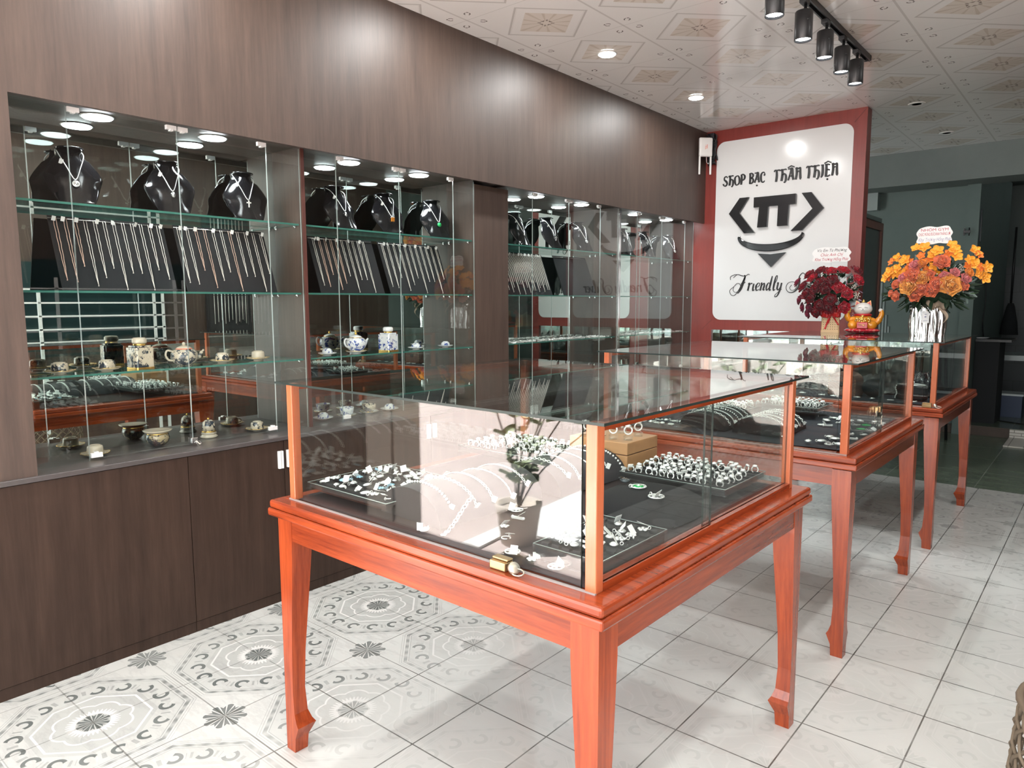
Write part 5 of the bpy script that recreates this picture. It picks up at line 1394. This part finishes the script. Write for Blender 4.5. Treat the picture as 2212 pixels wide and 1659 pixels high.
# --- orange bouquet in silver foil
OX, OY = -.895, 5.235
ob = thing('orange_bouquet', 'large bouquet of orange and yellow roses and orchids in a crinkled silver foil vase', 'bouquet', (OX, OY, Z3))
mf, ntf, pf = newmat('silver_foil'); pf.inputs['Base Color'].default_value = (.82, .80, .78, 1); pf.inputs['Metallic'].default_value = 1; pf.inputs['Roughness'].default_value = .10
ph = [R.uniform(0, 6.28) for _ in range(6)]
def foil(u, v):
    a = 2 * pi * u
    f = .5 + .5 * v * 1.0
    cr = .010 * sin(12 * a + ph[0] + .5 * sin(3 * v + ph[2])) * (.4 + .6 * sin(pi * min(v + .12, 1))) + .004 * sin(25 * a + ph[1] + 2.2 * v) + .0012 * sin(43 * a - 5 * v + ph[3])
    r = .092 + .004 * sin(3 * v) + cr - .010 * (v > .93) * sin(19 * a)
    return (r * cos(a), r * .92 * sin(a), .195 * v + (.018 * sin(9 * a + 1) + .012 * sin(17 * a) if v > .97 else 0))
MB().grid(foil, 220, 26).build('foil_vase', 'silver_foil', ob)
MB().lathe([(0, .0005), (.082, .0005)], 32).build('vase_base', 'silver_foil', ob)
bm_ = MB().grid(lambda u, v: ((.02 + .12 * (u - .2)) , -.085 - .018 * sin(9 * u) - .012 * sin(pi * v), .175 + .045 * v + .010 * sin(13 * u)), 24, 6).build('burlap_ribbon', 'burlap', ob, solid=.001)
bm2 = MB()
bm2.grid(lambda u, v: (.060 + .050 * sin(pi * u) + .015 * v, -.085 - .010 * sin(4 * u), .175 - .120 * u + .012 * v), 16, 3)
bm2.build('ribbon_tail', 'burlap', ob, solid=.001)
tg = MB().box((-.018, -.1005, .085), (.022, -.0990, .158)).build('price_card', 'tag_white', ob)
MB().box((-.004, -.1012, .137), (.008, -.1006, .141)).box((-.004, -.1012, .118), (.006, -.1006, .128)).box((-.010, -.1012, .098), (.014, -.1006, .1005)).build('card_print', 'grey_print', tg)
C2 = (0, 0, .335)
lm = MB(); leaves(lm, (0, 0, .27), (.235, .15, .10), 150, .07, .026, 13, zmin=-.9); leaves(lm, C2, (.20, .13, .14), 80, .06, .03, 14); lm.build('green_leaves', 'leaf_dark', ob)
lm = MB(); leaves(lm, C2, (.235, .15, .17), 46, .055, .034, 15); lm.build('eucalyptus_leaves', 'leaf_grey', ob)
lm = MB(); leaves(lm, (0, 0, .29), (.26, .15, .10), 50, .06, .010, 16); lm.build('fern_sprays', 'leaf_green', ob)
lm = MB(); blooms(lm, C2, (.22, .15, .14), 30, 17); lm.build('white_blossom', 'white_bloom', ob)
MB().ball((0, 0, .30), .13, 14, 10, 0, None, (1.25, .85, .85)).build('foliage_core', 'leaf_dark', ob)
rs = [(1977, 618, 'rose_yellow', .056), (2060, 617, 'rose_yellow', .062), (1984, 597, 'rose_coral', .050), (2006, 601, 'rose_yellow', .044), (2035, 615, 'rose_coral', .048), (2004, 624, 'rose_coral', .048), (1989, 637, 'rose_coral', .042), (2023, 629, 'rose_coral', .038), (2043, 569, 'rose_coral', .048), (1988, 575, 'rose_pink', .036), (1963, 602, 'rose_pink', .034), (1947, 615, 'rose_coral', .030), (1947, 639, 'rose_coral', .034), (2020, 594, 'rose_coral', .030), (2050, 597, 'rose_pink', .030), (2070, 590, 'rose_pink', .030), (2092, 602, 'rose_pink', .034), (2090, 618, 'rose_coral', .028), (1935, 634, 'rose_coral', .024), (2098, 590, 'rose_orange', .030), (2002, 572, 'rose_orange', .034)]
oc = [(1930, 566), (1943, 558), (1928, 588), (1926, 600), (1945, 580), (1961, 563), (1965, 583), (1984, 536), (2002, 536), (1996, 553), (2021, 551), (2030, 543), (2015, 560), (2060, 530), (2066, 541), (2054, 548), (2072, 555), (2108, 543), (2116, 551), (2098, 562), (2110, 572), (2122, 578), (2118, 592), (2128, 600), (2095, 575), (2025, 575), (2037, 585), (2010, 583), (1938, 592), (1955, 592), (1972, 566), (1918, 600), (2132, 578)]
def place(px, py, y0, ox, cz, ax_, az_, ddep):
    w = px2plane(px, py, y0); lx, lz = w.x - ox, w.z - Z3
    e = 1 - (lx / ax_) ** 2 - ((lz - cz) / az_) ** 2
    dep = ddep * sqrt(max(e, .05)); sh = 1 - dep / 5.2
    return lx * sh, -dep, (lz - .2) * sh + .2, Vector((lx * 2.2, -dep * 3.2 - .05, (lz - cz) * 1.8 + .12))
for px, py, m_, r_ in rs:
    x, y, z, d = place(px, py, OY, OX, .33, .30, .25, .165); flower(ob, 'rose', m_, (x, y, z), d, r_)
stm = MB()
for i, (px, py) in enumerate(oc):
    x, y, z, d = place(px, py, OY, OX, .36, .31, .24, .10); flower(ob, 'orchid', 'orchid' if i % 3 else 'orchid_deep', (x, y - .005, z), d + Vector((0, -.4, 0)), .028 + .006 * (i % 3))
    stm.tube([(x, y + .004, z), (x * .5, y * .3, .26)], .0016, 4)
stm.build('stems', 'leaf_green', ob)
card(ob, .010, .632, .200, .112, [('NHÓM GYM', .024, .033, 'red_print', 0, 1.15), ('CHÚC MỪNG ĐỨCVINH THẮNG LỢI', .025, .006, 'red_print', 0, .42), ('Khai Trương Hồng Phát', .030, -.027, 'grey_print', .35, .60)], .08, -.03, (.012, 0, .36))

# ================================================================== LUCKY CAT
mat('cat_orange', (.80, .30, .02), rough=.25, coat=.5); mat('cat_white', (.78, .75, .70), rough=.3, coat=.3); mat('cat_red', (.50, .01, .015), rough=.3, coat=.3); mat('cat_gold', (.85, .55, .15), rough=.25, metal=.7)
ct = thing('lucky_cat', 'gold and orange beckoning cat figurine with white face on a red patterned cushion', 'figurine', (-1.330, 5.425, Z3), .22)
def pillow(mb, w, d, h, z, mi=0):
    mb.grid(lambda u, v: ((u - .5) * w * (1 - .1 * (2 * v - 1) ** 2), (v - .5) * d * (1 - .1 * (2 * u - 1) ** 2), z + h * .5 + h * .5 * (max(0, 1 - abs(2 * u - 1) ** 3) * max(0, 1 - abs(2 * v - 1) ** 3)) ** .5), 20, 14, mi)
    mb.grid(lambda u, v: ((u - .5) * w * (1 - .1 * (2 * v - 1) ** 2), (.5 - v) * d * (1 - .1 * (2 * u - 1) ** 2), z + h * .5 - h * .5 * (max(0, 1 - abs(2 * u - 1) ** 3) * max(0, 1 - abs(2 * v - 1) ** 3)) ** .5), 20, 14, mi)
porcelain('red_brocade', (.55, .03, .05), (.80, .55, .45), 60, .55)
pm_ = MB(); pillow(pm_, .235, .15, .038, 0); pm_.build('red_cushion', 'red_brocade', ct)
MB().lathe([(0, .030), (.060, .032), (.074, .050), (.072, .078), (.060, .104), (.044, .122), (0, .128)], 24, 0, Matrix.Diagonal((1.05, .8, 1, 1))).build('body', 'cat_orange', ct)
hd_ = MB().ball((0, -.012, .168), .052, 22, 16, 0, None, (1.12, .90, .86)).build('head', 'cat_white', ct)
for s_ in (-1, 1):
    MB().add([(s_ * .052, -.012, .188), (s_ * .014, -.014, .206), (s_ * .046, -.010, .228), (s_ * .036, .012, .196)], [(0, 1, 2), (1, 3, 2), (3, 0, 2), (0, 3, 1)] if s_ > 0 else [(1, 0, 2), (3, 1, 2), (0, 3, 2), (3, 0, 1)]).build('ear', 'cat_orange', hd_)
    MB().add([(s_ * .046, -.0155, .194), (s_ * .022, -.0165, .205), (s_ * .043, -.0125, .219)], [(0, 1, 2) if s_ < 0 else (0, 1, 2)]).build('inner_ear', 'cat_red', hd_)
    MB().tube([(s_ * .018 + .010 * cos(a), -.0585 + .002 * abs(cos(a)), .174 + .006 * sin(a)) for a in [pi * k / 8 for k in range(9)]], .0011, 5).build('closed_eye', 'gloss_black', hd_)
MB().ball((0, -.0595, .167), .0032, 6, 5).tube([(-.010, -.0585, .160), (-.005, -.060, .156), (0, -.0605, .160), (.005, -.060, .156), (.010, -.0585, .160)], .0009, 5).build('nose_and_mouth', 'gloss_black', hd_)
MB().lathe([(0, .214), (.010, .214), (.012, .220), (.006, .226), (.004, .232), (0, .236)], 12).build('gold_topknot', 'cat_gold', hd_)
MB().lathe([(.044, .118), (.056, .122), (.058, .130), (.048, .136)], 24, 0, Matrix.Diagonal((1.0, .85, 1, 1))).build('collar', 'cat_red', ct)
MB().ball((0, -.056, .118), .010, 10, 8).build('bell', 'cat_gold', ct)
bb = MB(); rr = random.Random(2)
for k in range(26): bb.ball((rr.uniform(-.045, .045), -.058 - .010 * rr.random(), .094 + rr.uniform(-.014, .016)), .0075, 7, 5)
bb.build('coin_and_flower_relief', 'cat_gold', ct)
MB().box((-.034, -.074, .034), (.034, -.058, .078)).build('red_plaque', 'cat_red', ct, bevel=.003)
MB().tube([(-.022, -.0755, .060), (-.012, -.0755, .066), (-.006, -.0755, .056)], .003, 5).tube([(.002, -.0755, .066), (.008, -.0755, .052), (.018, -.0755, .062)], .003, 5).build('gold_characters', 'cat_gold', ct)
MB().tube(spline([(-.050, -.01, .100), (-.085, -.02, .095), (-.098, -.028, .125), (-.096, -.030, .150)], 5), [.020] * 5 + [.019] * 5 + [.017] * 5 + [.018], 10).build('raised_paw_arm', 'cat_orange', ct)
MB().lathe([(0, .138), (.020, .142), (.024, .150), (.020, .158), (.025, .166), (.022, .176), (.010, .184), (0, .185)], 14, 0, T(-.096, -.030, 0)).build('gold_scepter_head', 'cat_gold', ct)
MB().tube(spline([(.050, .0, .085), (.085, -.005, .075), (.108, -.010, .105), (.118, -.012, .140), (.110, -.012, .158)], 5), [.028] * 5 + [.022] * 5 + [.017] * 5 + [.014] * 5 + [.012], 10).build('tail_arm', 'cat_orange', ct)
MB().ball((.110, -.012, .158), .0145, 10, 8).build('white_paw', 'cat_white', ct)
MB().ball((-.062, -.045, .058), .030, 12, 9, 0, None, (1, .9, 1)).build('haunch', 'cat_orange', ct)
MB().ball((.055, -.030, .058), .036, 12, 9, 0, None, (1.1, .9, .9)).build('haunch', 'cat_orange', ct)
# spray bottle behind the cat
mat('frosted', (.55, .62, .62), rough=.3)
sb = thing('spray_bottle', 'clear plastic trigger spray bottle standing behind the lucky cat', 'spray bottle', (-1.432, 5.545, Z3), .2)
MB().lathe([(0, 0), (.030, 0), (.032, .006), (.032, .100), (.026, .125), (.013, .150), (.012, .165), (0, .165)], 20).build('bottle', 'acrylic', sb)
MB().box((-.013, -.012, .165), (.013, .012, .180)).prism([(-.030, .180), (.030, .200), (.046, .214), (.046, .226), (-.020, .228), (-.034, .200)], -.009, .009, 0, UP).box((.018, -.005, .175), (.026, .005, .205)).build('trigger_head', 'frosted', sb)
# framed pane: white board reflections are left to the renderer
# ================================================================== BACK ROOM
dr = thing('wardrobe_door', 'brown framed dark glass door leaf standing just behind the red sign wall', 'door leaf', (-1.71, 6.75, 0))
MB().box((-.02, 0, 0), (.02, .055, 2.10)).box((-.02, .66, 0), (.02, .715, 2.10)).box((-.02, .055, 2.03), (.02, .66, 2.10)).box((-.02, .055, 0), (.02, .66, .12)).build('door_frame', 'door_wood', dr)
mat('dark_panel', (.035, .042, .040), rough=.25)
MB().box((-.006, .055, .12), (.006, .66, 2.03)).build('door_panel', 'dark_panel', dr)
MB().box((-.030, -.03, 2.10), (.030, .60, 2.135)).build('top_ledge', 'teal_plaster', dr)
mat('stair_paint', (.30, .36, .35), rough=.6)
sr = thing('stair_railing', 'grey painted stair side of upright slats stepping down behind the bouquets', 'railing', (-1.76, 7.55, 0))
tops = [1.95, 1.75, 1.56, 1.40, 1.24, 1.12, 1.00, .90, .80]
for i, z in enumerate(tops):
    MB().box((-.012, i * .125, 0), (.012, i * .125 + .055, z)).build('slat', 'stair_paint', sr)
mat('dark_cloth_room', (.018, .020, .022), rough=.9)
fr = thing('dark_cabinet', 'tall black cabinet in the gloom to the right behind the farthest showcase', 'cabinet', (-.96, 8.95, .095))
MB().box((-.115, -.02, 0), (.10, .50, .86)).build('cabinet_body', 'dark_cloth_room', fr)
MB().box((-.115, -.04, .86), (.20, .52, .885)).build('cabinet_top', 'black_metal', fr)
sn = tag(MB().lathe([(0, 0), (.06, .0), (.08, .012), (.078, .014), (0, .008)], 20).build('white_dish', 'plain_white'), 'small white dish lying on the black cabinet in the back room', 'dish'); sn.location = (-1.05, 9.10, .981)
wt = thing('work_table', 'low metal work table with white edge in the dark back room', 'table', (-.62, 10.3, .095))
MB().box((-.42, -.3, .60), (1.2, .4, .66)).build('table_top', 'frosted', wt)
for x, y in ((-.38, -.26), (1.15, -.26), (-.38, .36), (1.15, .36)): MB().box((x - .02, y - .02, 0), (x + .02, y + .02, .60)).build('leg', 'stair_paint', wt)
MB().box((-.36, -.25, .16), (1.15, -.22, .19)).build('rail', 'stair_paint', wt)
b2 = tag(MB().lathe([(0, 0), (.16, 0), (.19, .02), (.20, .14), (.19, .16), (0, .16)], 30).build('metal_pot', 'chrome'), 'wide steel cooking pot on the work table in the back room', 'pot'); b2.location = (-.52, 10.35, .760)
sk = tag(MB().lathe([(0, 0), (.10, 0), (.15, .08), (.13, .22), (.06, .30), (0, .31)], 14).build('brown_sack', 'burlap'), 'brown sack leaning by the tiled wall in the back room', 'sack'); sk.location = (-.16, 10.55, .760)
bx2 = thing('blue_crate', 'dark blue box low under the work table in the back room', 'box', (-.84, 9.72, .095))
mat('navy_plastic', (.02, .04, .09), rough=.5)
MB().box((-.16, -.15, .0), (.16, .15, .24)).build('crate_body', 'navy_plastic', bx2); MB().box((-.17, -.16, .24), (.17, .16, .26)).build('crate_lid', 'frosted', bx2)
bro = thing('broom', 'dark broom hanging upside down beside the tiled wall', 'broom', (-.985, 11.1, .95))
MB().tube([(0, 0, .35), (0, 0, 1.35)], .014, 8).build('handle', 'black_metal', bro)
MB().lathe([(.10, 0), (.085, .15), (.045, .36), (.03, .40), (0, .40)], 14).build('bristles', 'dark_cloth_room', bro)
cd = MB().tube(spline([(-1.070, 9.3, 1.75), (-1.060, 9.35, 1.4), (-1.066, 9.30, 1.15), (-1.062, 9.4, .99)], 6), .006, 5)
tag(cd.build('hanging_cord', 'black_metal'), 'thin black cord hanging down the greenish column', 'cord')
br = tag(MB().box((-1.078, 8.70, 1.98), (-1.070, 8.78, 2.30)).build('wall_slot', 'dark_stone'), 'narrow dark panel on the side of the greenish column', 'panel')
vb = thing('wall_bracket', 'small black metal bracket on the greenish column', 'bracket', (-1.175, 8.615, 2.075))
MB().box((-.03, -.012, -.035), (-.018, 0, .035)).box((-.03, -.03, -.012), (.03, -.012, .012)).tube([(.02, -.02, -.04), (.02, -.02, .04)], .006, 6).build('bracket_body', 'black_metal', vb)
jb = tag(MB().box((-2.12, 8.60, 2.36), (-2.02, 8.699, 2.56)).build('junction_box', 'stair_paint'), 'pale square box high on the back wall next to the red frame', 'box')
sh_ = tag(MB().box((-.58, 12.18, 1.55), (1.2, 12.3, 1.575)).build('wall_shelf', 'black_metal'), 'thin dark shelf line on the tiled kitchen wall', 'shelf')
cbl = tag(MB().tube(spline([(-1.20, 9.10, .100), (-.9, 9.2, .100), (-.5, 9.05, .100), (.2, 9.1, .100)], 6), .006, 5).build('floor_cable', 'black_metal'), 'black cable lying across the raised dark floor', 'cable')
st_ = thing('black_stool', 'round black seat top just visible behind the farthest showcase', 'stool', (-1.33, 8.05, 0))
MB().lathe([(0, .93), (.16, .93), (.20, .98), (.17, 1.04), (.08, 1.07), (0, 1.075)], 24).build('seat', 'black_acrylic', st_)
for a in range(4): MB().tube([(.14 * cos(a * pi / 2 + .7), .14 * sin(a * pi / 2 + .7), .94), (.2 * cos(a * pi / 2 + .7), .2 * sin(a * pi / 2 + .7), 0)], .014, 8).build('leg', 'black_metal', st_)

# ================================================================== RIGHT SIDE (mirrored) AND OUTSIDE
rk = thing('white_rack', 'white wire rack along the right wall, mirrored in the leftmost niche', 'rack', (RX - .06, 1.92, 0))
mat('dark_backing', (.012, .03, .032), rough=.3)
MB().box((.03, -.75, .90), (.055, 1.40, 1.75)).build('dark_backing', 'dark_backing', rk)
for z in (1.02, 1.14, 1.26, 1.38, 1.50): MB().box((-.02, -.75, z), (.0, 1.40, z + .014)).build('rail', 'white_metal', rk)
for y in (-.75, .3, 1.30, 1.385): MB().box((-.02, y - .012, 0), (.0, y + .012, 1.6)).build('upright', 'white_metal', rk)
b3 = thing('mirrored_necklace_board', 'black chain board on the right wall, mirrored in the leftmost niche', 'necklace board', (RX - .04, 4.03, 1.08))
MB().box((0, -.26, 0), (.01, .26, .40)).build('board', 'black_velvet', b3)
for k in range(10): MB().tube([(-.006, -.17 + k * .04, .38), (-.006, -.17 + k * .04, .08 + .02 * (k % 3))], .004, 5).build('neck_chain', 'chain_silver', b3)
# woven chair edge at the right border
wk = thing('wicker_basket', 'woven dark wicker basket edge at the right border of the picture', 'basket', (.085, 2.0, 0))
wm = MB(); n = 20; Hh = .455
for s_ in (-1, 1):
    for k in range(n):
        wm.tube([((.185 + .012 * sin(pi * f) + .004 * s_ * cos(14 * f * pi)) * cos(2 * pi * k / n + s_ * f * 2.2), (.185 + .012 * sin(pi * f) + .004 * s_ * cos(14 * f * pi)) * sin(2 * pi * k / n + s_ * f * 2.2), .012 + (Hh - .02) * f) for f in [i / 22 for i in range(23)]], .0045, 5)
wm.build('woven_side', 'twig', wk)
for z in (.010, Hh): MB().tube([(.187 * cos(a), .187 * sin(a), z) for a in [i * pi / 16 for i in range(32)]], .009, 6, closed=True).build('rim', 'twig', wk)
# leafy plant standing outside, mirrored in the front pane
mat('leaf_plant', (.20, .24, .12), rough=.5)
pp = thing('potted_plant', 'round-leaved green plant outside the shop, mirrored in the nearest front pane', 'plant', (-2.62, -.72, -.01))
MB().lathe([(0, 0), (.10, 0), (.13, .20), (.14, .24), (.12, .24), (.11, .21), (0, .21)], 24).build('pot', 'beige_plaster', pp)
lf = MB(); sm = MB(); rr = random.Random(21)
for k, (dx, dy, hz) in enumerate(((-.30, -.10, .62), (.10, .06, .55), (-.05, -.45, .70), (.28, -.12, .62), (-.42, -.42, .75), (.10, -.30, .85), (.36, -.38, .55))):
    P = spline([(0, 0, .2), (dx * .3, dy * .3, .2 + hz * .45), (dx, dy, .2 + hz)], 6)
    sm.tube(P, .005, 5)
    for i in range(4, len(P), 2):
        for s_ in (-1, 1):
            d = Vector((rr.uniform(-1, 1), rr.uniform(-1, 1), rr.uniform(-.2, .6)))
            petal_grid(lf, P[i], d, (rr.uniform(-.5, .5), rr.uniform(-.5, .5), 1), rr.uniform(.07, .11), rr.uniform(.06, .09), rr.uniform(-.2, .2), 0, 4)
sm.build('stems', 'twig', pp); lf.build('leaves', 'leaf_plant', pp)
